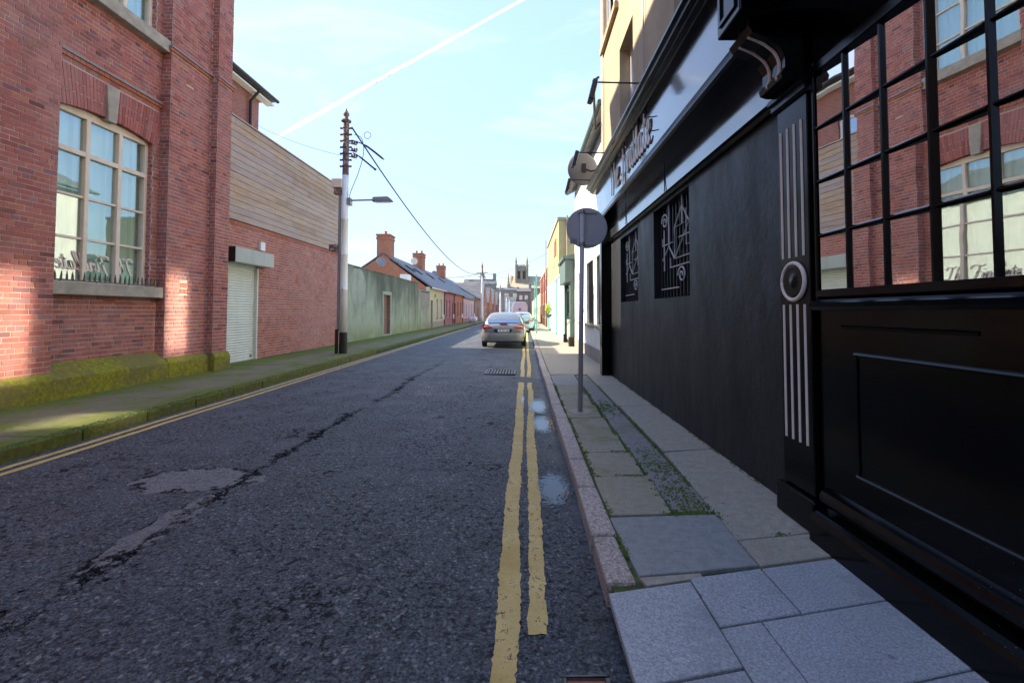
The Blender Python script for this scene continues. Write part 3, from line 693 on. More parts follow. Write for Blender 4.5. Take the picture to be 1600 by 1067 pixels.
lay((XP, 0, 0), EX, NX, -1.0, 7.28, 0.54, TOP, [], bl)
arch = (W0 - 0.12, W1 + 0.12, 5.20, 5.82); arch2 = (W0 - .12, W1 + .12, 10.6, 11.2)
lay((XN, 0, 0), EX, NX, 7.28, 9.56, 0.62, TOP, [(W0, W1, 1.84, 5.2), (7.3, 9.56, 1.84, 2.06), arch, (W0, W1, 7.2, 10.6), (7.3, 9.56, 7.18, 7.42), arch2, (7.28, 9.56, 5.94, 6.02)], bl)
lay((XP, 0, 0), EX, NX, 9.56, 10.8, 0.54, TOP, [(9.95, 10.18, 1.95, 2.12), (9.95, 10.18, 2.17, 2.28), (9.56, 10.8, 7.2, 7.3), (10.0, 10.22, 6.72, 6.86)], bl, phase=0.09)
lay((XC, 0, 0), EX, NX, 10.8, 11.31, 0.54, TOP, [(10.8, 11.31, 7.2, 7.3)], bl, phase=0.05)
ret = []
lay((0, 9.56, 0), (1, 0, 0), (0, -1, 0), XN, XP, 0.6, TOP, [(XN, XP, 7.2, 7.3)], ret, 0.004)
lay((0, 10.8, 0), (1, 0, 0), (0, -1, 0), XP, XC, 0.54, TOP, [(XP, XC, 7.2, 7.3)], ret, 0.004)
for w_ in (w1, w2): lay((0, w_[1], 0), (1, 0, 0), (0, -1, 0), -8.12, XN, w_[2], w_[3], [], ret, 0.004)
lay((0, 11.31, 0), (1, 0, 0), (0, 1, 0), -8.6, XC, 0.54, TOP, [], ret, 0.004)
# nearest bricks in the picture as pieces of their own
def near_key(b):
    c = b[0] + b[1] * b[3] / 2 + Vector((0, 0, b[4] + b[5] / 2)); s = seen(c)
    if s is None or not (-6 < s[0] < 1600 and -4 < s[1] < 1067): return 1e9
    return (c - Vector((0, 0, EYE))).length - 2.2 * b[3]
bl.sort(key=near_key)
for b in bl[:228]: brick_single(b, wall)
brick_mass(bl[228:] + ret, bb)
# arches over the windows: splayed rubbed bricks with a stone keystone
def flat_arch(w_, z0, z1, single):
    yc = (w_[0] + w_[1]) / 2; half = (w_[1] - w_[0]) / 2 + 0.1; n = 35; me = MB()
    for i in range(n):
        t0, t1 = -1 + 2 * i / n, -1 + 2 * (i + 1) / n
        if abs((t0 + t1) / 2) < 0.1: continue
        g = 0.0045
        def pt(t, top): 
            lo = z0 - 0.14 + 0.14 * (1 - t * t)
            return (yc + t * half * (1.12 if top else 0.99), z1 if top else lo)
        a, b, c, d = pt(t0, 0), pt(t1, 0), pt(t1, 1), pt(t0, 1)
        L_ = lambda p, q, k: (p[0] + (q[0] - p[0]) * k, p[1] + (q[1] - p[1]) * k); k = (.36, .62)[i % 2]; e = .012
        for k0, k1 in ((0, k - e), (k + e, 1)):
            A, B_, C_, D_ = L_(a, d, k0), L_(b, c, k0), L_(b, c, k1), L_(a, d, k1)
            if single: me = MB()
            me.prism([(A[0] + g, A[1]), (B_[0] - g, B_[1]), (C_[0] - g, C_[1]), (D_[0] + g, D_[1])], XN - 0.1, XN + 0.008 + random.uniform(-.003, .003), 'yz')
            if single: me.build('brick', 'brick', wall, fix=True)
    if not single: tag(me.build('arch', 'brick', wall, fix=True), kind='stuff')
    k = MB(); k.prism([(yc - 0.085, z0 - 0.06), (yc + 0.085, z0 - 0.06), (yc + 0.135, z1 - 0.02), (yc - 0.135, z1 - 0.02)], XN - 0.1, XN + 0.045, 'yz')
    k.build('keystone', 'stone', wall, bevel=0.006)
    # mortar backing of the arch
    k = MB(); k.prism([(yc - half, z0 + 0.0), (yc + half, z0 + 0.0), (yc + half * 1.12, z1), (yc - half * 1.12, z1)], XN - 0.08, XN + 0.001, 'yz'); k.build('arch_mortar', 'mortar', wall)
flat_arch(w1, 5.2, 5.82, True); flat_arch(w2, 10.6, 11.2, False)
# string courses: orange tile course with a lead capping
def string(x, y0, y1, z, d=0.05):
    m = MB(); yy = y0
    while yy < y1 - 0.02: m.box(x - 0.02, x + d - 0.012, yy + 0.004, min(yy + 0.115, y1) - 0.004, z - 0.075, z - 0.004); yy += 0.115
    m.build('tile_course', 'brick_orange', bb, fix=True)
    B('lead_capping', 'lead', bb, (x - 0.03, x + d + 0.012, y0, y1, z, z + 0.035))
string(XN, 7.285, 9.55, 6.01); string(XP, 9.5, 10.79, 7.28); string(XC, 10.74, 11.36, 7.28)
# plinth
def plinth(y0, y1, xf, ztop, xw, zw):
    m = MB(); m.prism([(-8.1, 0.05), (xf, 0.05), (xf, ztop), (xw, zw), (-8.1, zw)], y0, y1, 'xz'); return m.build('plinth', 'plinth', bb, bevel=0.022)
plinth(-24.0, 7.29, -7.54, 0.46, XP + 0.02, 0.56); plinth(7.27, 9.59, -7.545, 0.46, XN + 0.015, 0.70); plinth(9.57, 10.82, -7.54, 0.46, XP + 0.02, 0.56); plinth(10.78, 11.36, -7.40, 0.46, XC + 0.02, 0.56)
def big_window(w_, rows, parent):
    y0, y1, z0, z1 = w_; ww = tag(MB().box(XB - 0.06, XB + 0.05, y0 + 0.0, y0 + 0.075, z0, z1 - 0.02).box(XB - 0.06, XB + 0.05, y1 - 0.075, y1, z0, z1 - .02).box(XB - 0.06, XB + 0.05, y0 + .075, y1 - .075, z1 - 0.16, z1 - .02).box(XB - .06, XB + .05, y0 + .075, y1 - .075, z0, z0 + .06).build('window', 'frame_cream', parent))
    p = (y1 - y0) / 3
    for k in (1, 2): B('mullion', 'frame_cream', ww, (XB - 0.05, XB + 0.065, y0 + p * k - 0.042, y0 + p * k + 0.042, z0 + 0.06, z1 - 0.16), bevel=.006)
    for i in range(3):
        a = y0 + p * i + (0.075 if i == 0 else 0.042); b = y0 + p * (i + 1) - (0.075 if i == 2 else 0.042)
        zz = [z0 + 0.06] + rows + [z1 - 0.16]
        for j, zr in enumerate(rows):
            t = 0.042 if j == len(rows) - 1 else 0.02; B('glazing_bar', 'frame_cream', ww, (XB - 0.03, XB + 0.04 + (.02 if t > .03 else 0), a, b, zr - t, zr + t))
        for j in range(len(zz) - 1):
            lo = zz[j] + (0 if j == 0 else (0.042 if j == len(rows) else .02)); hi = zz[j + 1] - (0 if j == len(rows) else (0.042 if j + 1 == len(rows) else .02))
            m = MB(); m.obox((XB, (a + b) / 2, (lo + hi) / 2), (1, random.uniform(-.012, .012), random.uniform(-.006, .006)), (0, 1, 0), (0, 0, 1), 0.003, (b - a) / 2, (hi - lo) / 2); m.build('pane', 'glass', ww, fix=False)
    # folded blind close behind the glass
    m = MB(); n = 60
    for i in range(n + 1):
        yy = y0 + (y1 - y0) * i / n; x = XB - 0.10 + 0.012 * math.sin(yy * 23) + (0.05 if (yy * 1.63) % 1 > 0.86 else 0); m.v += [(x, yy, z0 - .1), (x, yy, z1 + .1)]
    for i in range(n): m.f.append((2 * i, 2 * i + 2, 2 * i + 3, 2 * i + 1))
    m.build('blind', 'blind', ww, fix=False)
    return ww
winlow = big_window(w1, [2.86, 3.61, 4.39], bb); big_window(w2, [8.2, 8.95, 9.75], bb)
B('sill', 'stone', bb, (-8.05, XN + 0.165, 7.30, 9.62 - .07, 1.84, 2.06), bevel=0.012); B('sill', 'stone', bb, (-8.05, XN + 0.18, 7.30, 9.55, 7.16, 7.42), bevel=0.012)
# anti-climb spikes on the sill
rail = B('spike_rail', 'black', bb, (XN + 0.10, XN + 0.118, 7.33, 9.5, 2.075, 2.095), *[(XN + 0.105, XN + 0.115, a, a + 0.02, 2.055, 2.08) for a in (7.45, 8.1, 8.75, 9.4)])
spk = MB().prism([(-0.016, 0), (0.016, 0), (0.013, 0.08), (0, 0.155), (-0.013, 0.08)], -0.006, 0.006, 'yz').build('spike', 'black', rail)
spk.location = (XN + 0.11, 7.38, 2.09)
for i in range(1, 22):
    c = spk.copy(); COL.objects.link(c); c.location = (XN + 0.11, 7.38 + i * 0.1, 2.09 + random.uniform(-.004, .004)); c.rotation_euler.x = random.uniform(-.08, .08)
# terracotta air bricks
def airbrick(x, y0, y1, z0, z1):
    m = MB(); holes = []; nx = 6
    for i in range(nx):
        for j in range(3):
            a = y0 + (y1 - y0) * (i + 0.28) / nx; c = z0 + (z1 - z0) * (j + 0.25) / 3; holes.append((a, a + (y1 - y0) * 0.5 / nx, c, c + (z1 - z0) * 0.5 / 3))
    m.wall('x', x + 0.008, x - 0.03, y0 + .006, y1 - .006, z0 + .005, z1 - .005, holes); m.build('air_brick', 'brick_orange', bb, fix=False)
    B('vent_void', 'dark', bb, (x - 0.035, x - 0.031, y0, y1, z0, z1))
airbrick(XP, 9.95, 10.18, 1.95, 2.06); airbrick(XP, 9.95, 10.18, 2.08, 2.19); airbrick(XP, 10.0, 10.22, 6.72, 6.86); airbrick(XN, 8.36, 8.6, 1.73, 1.83)
B('parapet_coping', 'stone', bb, (-8.7, -7.35, -24, 11.45, TOP, TOP + 0.16))

# mirrored lettering standing in for the sign's reflection in the low window is added after the letter shapes below

# ------------------------------------------------------------------ brick yard wall with timber cladding and roller shutter
XS = -8.1
yw = thing('yard_wall', 'red brick yard wall topped with weathered timber boards beside the tall building', 'wall', (XS, 15.7, 0.12))
SY0, SY1, SZ = 12.22, 13.66, 2.92
m = MB(); m.wall('x', XS, XS - 0.35, 11.31, 20.05, 0, 4.10, [(SY0, SY1, 0.0, SZ)]); m.box(XS - 0.35, XS - 0.12, 11.31, 20.05, 4.10, 7.02); wy = m.build('wall', 'mortar', yw, fix=False)
bl2 = lay((XS, 0, 0), EX, NX, 11.31, 20.05, 0.12, 4.02, [(SY0, SY1, 0.0, SZ)], phase=0.03)
lay((0, 20.05, 0), (1, 0, 0), (0, 1, 0), XS - .35, XS, 0.12, 4.02, [], bl2)
bl2.sort(key=near_key)
for b in bl2[:10]: brick_single(b, wy, 'brick_yard')
brick_mass(bl2[10:], yw, 'brick_yard')
m = MB(); yy = 11.31
while yy < 20.0: m.box(XS - 0.03, XS + 0.02, yy + .004, yy + 0.111, 4.0, 4.095); yy += 0.115
m.build('tile_course', 'brick_orange', yw)
rows = 15; ph = (7.0 - 4.13) / rows
for i in range(rows):
    cuts = sorted(random.sample([12.4, 13.6, 14.5, 15.6, 16.6, 17.4, 18.3, 19.1], 2)); ends = [11.32] + cuts + [20.06]
    for a, b in zip(ends, ends[1:]):
        z = 4.13 + i * ph; q = random.uniform(-.003, .003)
        m = MB(); m.prism([(XS - 0.115, z + .003), (XS + 0.016 + q, z + 0.003), (XS + 0.006 + q, z + ph - 0.006), (XS - 0.115, z + ph - 0.006)], a + 0.003, b - 0.003, 'xz'); m.build('board', 'timber', yw, fix=True)
B('coping', 'timber', yw, (XS - 0.4, XS + 0.03, 11.32, 20.1, 7.02, 7.06))
# roller shutter
sh = MB(); npf = 38; step = (SZ - 0.12) / npf
prof = []
for i in range(npf):
    z = 0.13 + i * step
    for t in (0, .25, .5, .75): prof.append((XS - 0.10 + 0.017 * math.sin(math.pi * t), z + step * t * 0.93))
    prof.append((XS - 0.104, z + step * .96))
for x, z in prof: sh.v += [(x, SY0, z), (x, SY1, z)]
for i in range(len(prof) - 1): sh.f.append((2 * i, 2 * i + 1, 2 * i + 3, 2 * i + 2))
shut = sh.build('shutter', 'shutter', yw, fix=False)
B('bottom_bar', 'shutter', shut, (XS - 0.13, XS - 0.07, SY0 + .05, SY1 - .06, 0.125, 0.21)); B('guide_rail', 'shutter', shut, (XS - 0.13, XS - 0.02, SY0, SY0 + 0.05, 0.12, 2.86)); B('guide_rail', 'shutter', shut, (XS - 0.13, XS + 0.005, SY1 - 0.055, SY1, 0.12, 2.86))
m = MB(); m.box(XS + 0.001, XS + 0.33, 12.05, 13.92, 2.90, 3.32); hb = m.build('shutter_box', 'shutter_box', shut, bevel=0.012)
B('box_end', 'black', shut, (XS + 0.004, XS + 0.325, 12.035, 12.05, 2.905, 3.315))
for yy in (12.45, 13.45): B('padlock', 'steel', shut, (XS - 0.07, XS - 0.04, yy - 0.03, yy + 0.03, 0.2, 0.27))
B('alarm_box', 'white', yw, (XS + 0.002, XS + 0.09, 13.62, 13.85, 3.42, 3.68), bevel=0.01)
B('vent', 'brick_orange', yw, (XS - 0.01, XS + 0.01, 15.9, 16.08, 2.55, 2.85))

# red brick house behind the boards
hx = -10.8
hs = thing('brick_house', 'red brick house with dark gutter rising behind the timber boards', 'house', (hx - 3, 14, 0))
hw = (14.1, 15.25, 7.3, 9.0)
MB().wall('x', hx, hx - 0.3, 9.0, 18.0, 0, 10.15, [hw]).box(hx - 7, hx - 0.3, 9, 18, 0, 10.15).build('wall', 'bf_red', hs, fix=False)
wf = B('window', 'white', hs, (hx - 0.16, hx - 0.08, hw[0], hw[0] + .1, hw[2], hw[3]), (hx - 0.16, hx - 0.08, hw[1] - .1, hw[1], hw[2], hw[3]), (hx - 0.16, hx - 0.08, hw[0] + .1, hw[1] - .1, hw[2], hw[2] + .1), (hx - 0.16, hx - 0.08, hw[0] + .1, hw[1] - .1, hw[3] - .1, hw[3]), (hx - 0.16, hx - 0.08, hw[0] + .1, hw[1] - .1, 8.1, 8.2))
for a, b in ((hw[2] + .1, 8.1), (8.2, hw[3] - .1)): B('pane', 'farglass', wf, (hx - 0.13, hx - 0.12, hw[0] + .1, hw[1] - .1, a, b))
rf = MB().prism([(hx - 7.2, 10.2), (hx + 0.45, 10.3), (hx + .45, 10.4), (hx - 3.4, 11.7)], 8.7, 18.5, 'xz').build('roof', 'slate', hs)
B('fascia_board', 'white', rf, (hx + 0.05, hx + 0.36, 8.7, 18.48, 10.12, 10.19)); MB().tube([(hx + 0.5, 8.7, 10.32), (hx + 0.5, 18.5, 10.32)], 0.07).build('gutter', 'black', rf)
MB().tube([(hx + 0.42, 17.3, 10.2), (hx + 0.1, 17.3, 9.8), (hx + 0.09, 17.3, 0.1)], 0.055).build('downpipe', 'black', hs)

# ------------------------------------------------------------------ stained green rendered wall
XG = -8.18
gw = thing('rendered_wall', 'stained green rendered yard wall with a blocked doorway next to the cottages', 'wall', (XG, 29, 0.12))
GD = (26.2, 27.5, 0.12, 2.55)
m = MB(); m.wall('x', XG, XG - 0.3, 20.05, 34.6, 0, 3.72, [GD]); m.build('wall', 'green_render', gw, fix=False)
m = MB(); m.wall('x', XG + 0.02, XG - 0.3, 34.6, 39.0, 0, 3.25); m.build('wall', 'green_render', gw, fix=False)
B('coping', 'green_render', gw, (XG - .32, XG + .03, 20.06, 34.62, 3.72, 3.78)); B('coping', 'stone', gw, (XG - .32, XG + .05, 34.63, 39, 3.25, 3.30))
m = MB(); pts = []
for i in range(26):
    t = 2 * math.pi * i / 26; k = 1 + 0.22 * mnoise.noise((math.cos(t) * 2, math.sin(t) * 2, 1.7)); pts.append((22.2 + 1.05 * k * math.cos(t), 2.75 + 0.95 * k * math.sin(t)))
m.prism(pts, XG - .01, XG + .004, 'yz'); m.build('render_patch', 'green_patch', gw)
B('panel', 'grey_render', gw, (XG + 0.021, XG + .03, 35.6, 38.9, 2.0, 3.1))
B('door', 'bf_brown', gw, (XG - 0.29, XG - 0.22, GD[0], GD[1], GD[2], GD[3]))
for i in range(4): B('door_board', 'teal' if i < 2 else 'bf_brown', gw, (XG - 0.22, XG - 0.205, GD[0] + .02 + i * .32, GD[0] + .31 + i * .32, GD[2] + .05, GD[3] - .05))
jb = lay((0, GD[1], 0), (1, 0, 0), (0, -1, 0), XG - .2, XG - .002, GD[2], GD[3]); brick_mass(jb, gw, 'brick')
B('surround', 'green_patch', gw, (XG - .005, XG + .012, GD[0] - .22, GD[0] - .002, .12, GD[3] + .2), (XG - .005, XG + .012, GD[1] + .002, GD[1] + .22, .12, GD[3] + .2), (XG - .005, XG + .012, GD[0] - .002, GD[1] + .002, GD[3] + .002, GD[3] + .2))
B('doorstep', 'stone', gw, (XG - .2, XG + .04, GD[0], GD[1], .115, .2))

# ------------------------------------------------------------------ cottages along the left
def dish(loc, face, r, label, mat='dish'):
    t = thing('satellite_dish', label, 'satellite dish', loc); f = Vector(face).normalized(); c = Vector(loc) + f * 0.25 + Vector((0, 0, .25))
    m = MB(); m.lathe(c, [(0.02, 0.0), (r * .5, r * .06), (r * .85, r * .17), (r, r * .25), (r * .98, r * .27), (r * .8, r * .17), (0.02, 0.02)], 20, f); m.build('bowl', mat, t, smooth=True)
    MB().tube([Vector(loc), Vector(loc) + Vector((0, 0, .22)), c], 0.025).build('bracket', 'steel', t)
    MB().tube([c - Vector((0, 0, r * .9)) + f * .1, c + f * r * 1.0 - Vector((0, 0, .1))], 0.015).tube([c + f * r * .95 - Vector((0, 0, .1)), c + f * r * 1.1 - Vector((0, 0, .1))], 0.04).build('feed_arm', 'steel', t)
    return t
def chimney(parent, x, y, z0, z1, w=0.55, l=0.75, pots=2, mat='bf_orange'):
    m = MB(); m.box(x - w, x + w, y - l, y + l, z0, z1 - 0.45).box(x - w - .06, x + w + .06, y - l - .06, y + l + .06, z1 - .45, z1 - .3).box(x - w - .02, x + w + .02, y - l - .02, y + l + .02, z1 - .3, z1 - .12).box(x - w - .08, x + w + .08, y - l - .08, y + l + .08, z1 - .12, z1); c = m.build('chimney', mat, parent)
    for i in range(pots):
        px = x + (0 if pots == 1 else (-.3 + .6 * i / (pots - 1))); MB().lathe((px, y, z1), [(.14, 0), (.12, .05), (.11, .28), (.14, .3), (.14, .36), (.1, .36)], 10).build('chimney_pot', 'terracotta', c)
    return c
XR, ZE, ZR, XW = -12.3, 3.72, 6.5, -8.2
def cottage(y0, y1, mat, label, doors, wins, chim, name='cottage', gable=None, eave=ZE, pots=2, plinthmat=None, arch=False, doormat='dark'):
    t = thing(name, label, 'house', (XW, (y0 + y1) / 2, 0.12), 'terraced cottages on the left')
    holes = [(a, b, 0.15, 2.55) for a, b in doors] + [(a, b, 1.0, 2.75) for a, b in wins]
    MB().wall('x', XW, XW - 0.3, y0, y1, 0.0, eave, holes).build('wall', mat, t, fix=False)
    gp = [(XW - .3, 0), (XW - .3, eave), (XR, ZR), (2 * XR - XW, eave), (2 * XR - XW, 0)]
    MB().prism(gp, y0, y1, 'xz').build('gable', gable or 'bf_orange', t)
    rr_ = MB(); e = 0.12; sl_ = (ZR - eave) / (XR - XW)
    rr_.prism([(XW + .22, eave - .12), (XR, ZR + .1), (2 * XR - XW - .22, eave - .12), (2 * XR - XW - .22, eave + .02), (XR, ZR + .24), (XW + .22, eave + .02)], y0 - (.0), y1, 'xz'); rf = rr_.build('roof', 'slate', t)
    MB().tube([(XW + .27, y0, eave - .1), (XW + .27, y1, eave - .1)], .06, 6).build('gutter', 'black' if mat != 'yellow_render' else 'white', rf)
    for a, b in doors:
        d = B('door', doormat, t, (XW - .2, XW - .14, a, b, .15, 2.55)); B('handle', 'alloy', d, (XW - .14, XW - .09, b - .16, b - .1, 1.1, 1.22))
        B('door_step', 'stone', t, (XW - .1, XW + .12, a - .05, b + .05, .118, .17))
    for a, b in wins:
        wd = B('window', 'white', t, (XW - .2, XW - .13, a, a + .07, 1.0, 2.75), (XW - .2, XW - .13, b - .07, b, 1.0, 2.75), (XW - .2, XW - .13, a + .07, b - .07, 1.0, 1.07), (XW - .2, XW - .13, a + .07, b - .07, 2.68, 2.75), (XW - .2, XW - .13, a + .07, b - .07, 1.85, 1.91))
        for c, d in ((1.07, 1.85), (1.91, 2.68)): B('pane', 'darkglass', wd, (XW - .17, XW - .16, a + .07, b - .07, c, d))
        B('sill', 'stone', t, (XW - .1, XW + .1, a - .08, b + .08, .9, 1.0))
    if plinthmat: B('plinth', plinthmat, t, *[(XW - .005, XW + .035, a, b, .1, .62) for a, b in plinthmat_spans(y0, y1, doors)])
    MB().tube([(XW + .27, y1 - .15, eave - .12), (XW + .08, y1 - .15, eave - .4), (XW + .07, y1 - .15, .15)], .05, 6).build('downpipe', 'black', t)
    B('meter_box', 'white', t, (XW + .002, XW + .12, y1 - .8, y1 - .4, .75, 1.25))
    for cy in chim: chimney(rf, XR, cy, ZR - .5, 8.35, pots=pots)
    return t
def plinthmat_spans(y0, y1, doors):
    s = y0; out = []
    for a, b in sorted(doors): out.append((s, a - .02)); s = b + .02
    out.append((s, y1)); return [q for q in out if q[1] - q[0] > .05]
c1 = cottage(39.0, 46.2, 'yellow_render', 'cream yellow cottage with orange brick gable and tall black door', [(39.6, 40.6)], [(42.1, 43.0), (44.2, 45.0)], [39.8], plinthmat='stone', pots=1)
c2 = cottage(46.2, 52.7, 'maroon_render', 'dusky pink rendered cottage between the cream and red brick cottages', [(51.4, 52.3)], [(47.2, 48.1), (49.3, 50.2)], [52.6], doormat='maroon_render')
c3 = cottage(52.7, 60.2, 'bf_orange', 'red brick cottage with grey slate roof next to the pale pink one', [(53.3, 54.2)], [(55.6, 56.5), (58.0, 58.9)], [], doormat='maroon_render')
c4 = cottage(60.2, 74.6, 'pink_render', 'pale pink rendered cottage at the end of the low terrace', [(66.0, 67.0), (68.0, 69.0)], [(61.3, 62.3), (63.7, 64.7), (70.2, 71.2), (72.6, 73.6)], [66.7], eave=3.55, plinthmat='maroon_render', doormat='white')
dish((-12.35, 38.6, 5.45), (0.5, -1, 0.35), 0.40, 'grey satellite dish on the orange brick gable'); dish((-12.7, 51.6, 7.0), (.4, -1, .3), 0.42, 'cream satellite dish on the second cottage chimney', 'frame_cream'); dish((-12.9, 64.5, 6.7), (.3, -1, .3), .4, 'small grey satellite dish beside the third cottage chimney')
for (yy, par) in ((41.5, c1), (44.5, c1), (50.4, c2), (57.5, c3)):
    x = (XW + XR) / 2 - .4; z = ZE + (ZR - ZE) * (x - XW) / (XR - XW); s = Vector((-(XR - XW), 0, -(ZR - ZE))).normalized(); s = Vector((XR - XW, 0, ZR - ZE)).normalized(); n = Vector((-s.z, 0, s.x)); n = n if n.z > 0 else -n
    m = MB(); m.obox(Vector((x, yy, z)) + n * .2, s, (0, 1, 0), n, .5, .35, .05); m.build('skylight', 'darkglass', par)
B('utility_cabinet', 'white', None, (-9.9, -9.3, 35.8, 37.0, 3.3, 4.55)); tag(bpy.data.objects['utility_cabinet'], 'pale metal flue cabinet standing behind the green wall under the gable', 'cabinet')
B('alarm_box', 'leaf', c1, (XW + .002, XW + .12, 41.3, 41.65, 2.85, 3.15))

# further up on the left: brick houses whose gables face the street
def gable_house(y0, y1, label, mat='bf_orange', eave=3.6, apex=6.8, xw=-8.2, depth=9):
    t = thing('gable_house', label, 'house', (xw, (y0 + y1) / 2, .1), 'gabled houses further up on the left'); yc = (y0 + y1) / 2
    MB().prism([(y0, 0), (y1, 0), (y1, eave), (yc, apex), (y0, eave)], xw - depth, xw, 'yz').build('wall', mat, t)
    m = MB(); m.prism([(y0 - .2, eave - .1), (yc, apex + .05), (y1 + .2, eave - .1), (y1 + .2, eave + .05), (yc, apex + .22), (y0 - .2, eave + .05)], xw - depth, xw - .12, 'yz'); m.build('roof', 'slate', t)
    for a in (yc - 2, yc + 1): 
        wd = B('window', 'white', t, (xw - .01, xw + .03, a, a + 1, 1.0, 2.5)); B('pane', 'darkglass', wd, (xw + .031, xw + .036, a + .1, a + .9, 1.1, 2.4))
    return t
gl = ['brown brick gabled house beyond the pale pink cottage', 'orange brick gable just past the second pole', 'orange brick gable before the third pole', 'orange brick gable at the third pole', 'distant orange brick gable farthest up the left side']
t = thing('brown_house', 'low brown brick house with wide slate roof beyond the pale pink cottage', 'house', (-8.2, 80, .1))
B('wall', 'bf_brown', t, (-22, -8.2, 74.8, 87.0, 0, 3.9)); MB().prism([(-7.9, 3.8), (-14, 7.4), (-22, 3.8), (-22, 4.0), (-14, 7.65), (-7.9, 4.0)], 74.7, 87.1, 'xz').build('roof', 'slate', t)
wd = B('door', 'dark', t, (-8.21, -8.17, 80, 81, .1, 2.3)); B('plinth', 'stone', t, (-8.3, -8.16, 74.8, 79.9, 0.05, .7))
for i, (a, b) in enumerate(((92, 101), (108, 117), (124, 133), (142, 152))): gable_house(a, b, gl[i + 1], 'bf_orange' if i != 3 else 'bf_red', 3.6, 7.2 + .2 * i)

# ------------------------------------------------------------------ end of the street
def block(name, label, cat, x0, x1, y0, z1, mat, wins, depth=10, roof=None, wmat='white', chim=()):
    t = thing(name, label, cat, ((x0 + x1) / 2, y0, 0)); holes = [(a, a + w_, c, c + h_) for a, c, w_, h_ in wins]
    MB().wall('y', y0, y0 + depth, x0, x1, 0, z1, []).build('wall', mat, t, fix=False)
    for a, b, c, d in holes:
        wd = B('window', wmat, t, (a, b, y0 - .12, y0 - .004, c, d)); B('pane', 'farglass', wd, (a + .12, b - .12, y0 - .14, y0 - .121, c + .12, (c + d) / 2 - .05)); B('pane', 'farglass', wd, (a + .12, b - .12, y0 - .14, y0 - .121, (c + d) / 2 + .05, d - .12))
    if roof: MB().prism([(y0 - .4, z1), (y0 + depth * .5, z1 + roof), (y0 + depth + .4, z1)], x0 - .2, x1 + .2, 'yz').build('roof', 'slate', t)
    else: B('parapet', 'stone', t, (x0 - .2, x1 + .2, y0 - .2, y0 + depth, z1, z1 + .4))
    for cx, w_, h_ in chim: B('chimney', 'grey_render', t, (cx - w_, cx + w_, y0 + depth * .4, y0 + depth * .6, z1, z1 + h_))
    return t
block('stone_block', 'large grey stone block with chimneys behind the left terrace', 'building', -27.5, -13.0, 205, 14.2, 'grey_render', [(-26, 9.8, 2, 2.2), (-21.5, 9.8, 2, 2.2), (-16.5, 9.2, 2.4, 2.8), (-26, 5, 2, 2.2), (-21.5, 5, 2, 2.2)], roof=2.6, chim=((-19.3, .9, 5.5), (-13.6, .7, 5.2)))
block('grey_warehouse', 'long plain grey building behind the gabled houses', 'building', -46, -17, 160, 9.2, 'grey_render', [(-40, 5, 2, 2), (-34, 5, 2, 2)], roof=3.0, chim=((-30, 1.2, 3.6),))
block('grey_terrace', 'grey terrace with two rows of windows closing the street', 'building', -14, -2.9, 203, 11.4, 'grey_render', [(-12.6, 7.2, 1.8, 2.6), (-8.6, 7.2, 1.8, 2.6), (-4.8, 7.2, 1.8, 2.6), (-12.6, 2.6, 1.8, 2.8), (-4.8, 2.6, 1.8, 2.8)], roof=1.2)
block('white_house', 'small white house in front of the grey terrace at the street end', 'house', -8.2, -3.4, 196, 6.4, 'white_render', [(-6.4, 3.9, 1.1, 1.3), (-6.4, 1.2, 1.1, 1.5)], depth=5, roof=1.6)
block('brown_house', 'dark brown brick house with four white windows closing the street', 'house', -2.9, 3.2, 200, 10.6, 'bf_brown', [(-1.9, 6.8, 1.4, 2.0), (.5, 6.8, 1.4, 2.0), (-1.9, 3.2, 1.4, 2.6), (.5, 3.2, 1.4, 2.6)], roof=1.8, chim=((-2.6, .5, 2.2), (3.0, .6, 3.6)))
# church
ch = thing('church', 'pale stone church with pinnacled square tower behind the rooftops', 'church', (2, 285, 0))
TX, TY, TW = -1.2, 270.0, 3.3
B('nave', 'church', ch, (-7.5, 24, 262, 284, 0, 15.5))
MB().prism([(261.3, 15.4), (273, 23.2), (284.7, 15.4), (284.7, 15.0), (261.3, 15.0)], -7.2, 24.5, 'yz').build('roof', 'church_roof', ch)
MB().prism([(261.2, 15.0), (273, 23.9), (284.8, 15.0)], -8.0, -7.15, 'yz').build('gable', 'church', ch)
MB().lathe((-8.9, 262.0, 0), [(1.0, 0), (1.0, 17), (1.2, 17.2), (.85, 17.8), (.06, 24.6), (.02, 24.8)], 8).build('spirelet', 'church', ch)
tw = MB(); tw.wall('y', TY - TW, TY - TW + 1.2, TX - TW, TX + TW, 0, 28.8, [(TX - 2.3, TX - .7, 21.0, 26.4), (TX + .7, TX + 2.3, 21.0, 26.4)]).box(TX - TW, TX + TW, TY - TW + 1.2, TY + TW, 0, 28.8); tow = tw.build('tower', 'church', ch, fix=False)
for s_ in (-1.5, 1.5):
    B('louvre', 'dark', tow, (TX + s_ - .8, TX + s_ + .8, TY - TW + .6, TY - TW + .7, 21.0, 26.4)); MB().prism([(TX + s_ - .85, 25.8), (TX + s_, 27.6), (TX + s_ + .85, 25.8)], TY - TW - .12, TY - TW - .01, 'xz').build('arch_head', 'grey_render', tow); B('mullion', 'church', tow, (TX + s_ - .12, TX + s_ + .12, TY - TW + .2, TY - TW + .5, 21.0, 26.4))
for sx in (-1, 1):
    for sy in (-1, 1):
        MB().lathe((TX + sx * TW, TY + sy * TW, 0), [(.8, 0), (.8, 28.9), (.95, 29.1), (.95, 29.5), (.58, 29.7), (.56, 31.6), (.75, 31.8), (.5, 32.1), (.1, 34.6), (.03, 34.8)], 8).build('pinnacle', 'church', tow)
for k in range(5):
    x = TX - TW + 1.2 + k * 1.2; B('battlement', 'church', tow, (x - .36, x + .36, TY - TW - .02, TY - TW + .4, 28.8, 29.6))
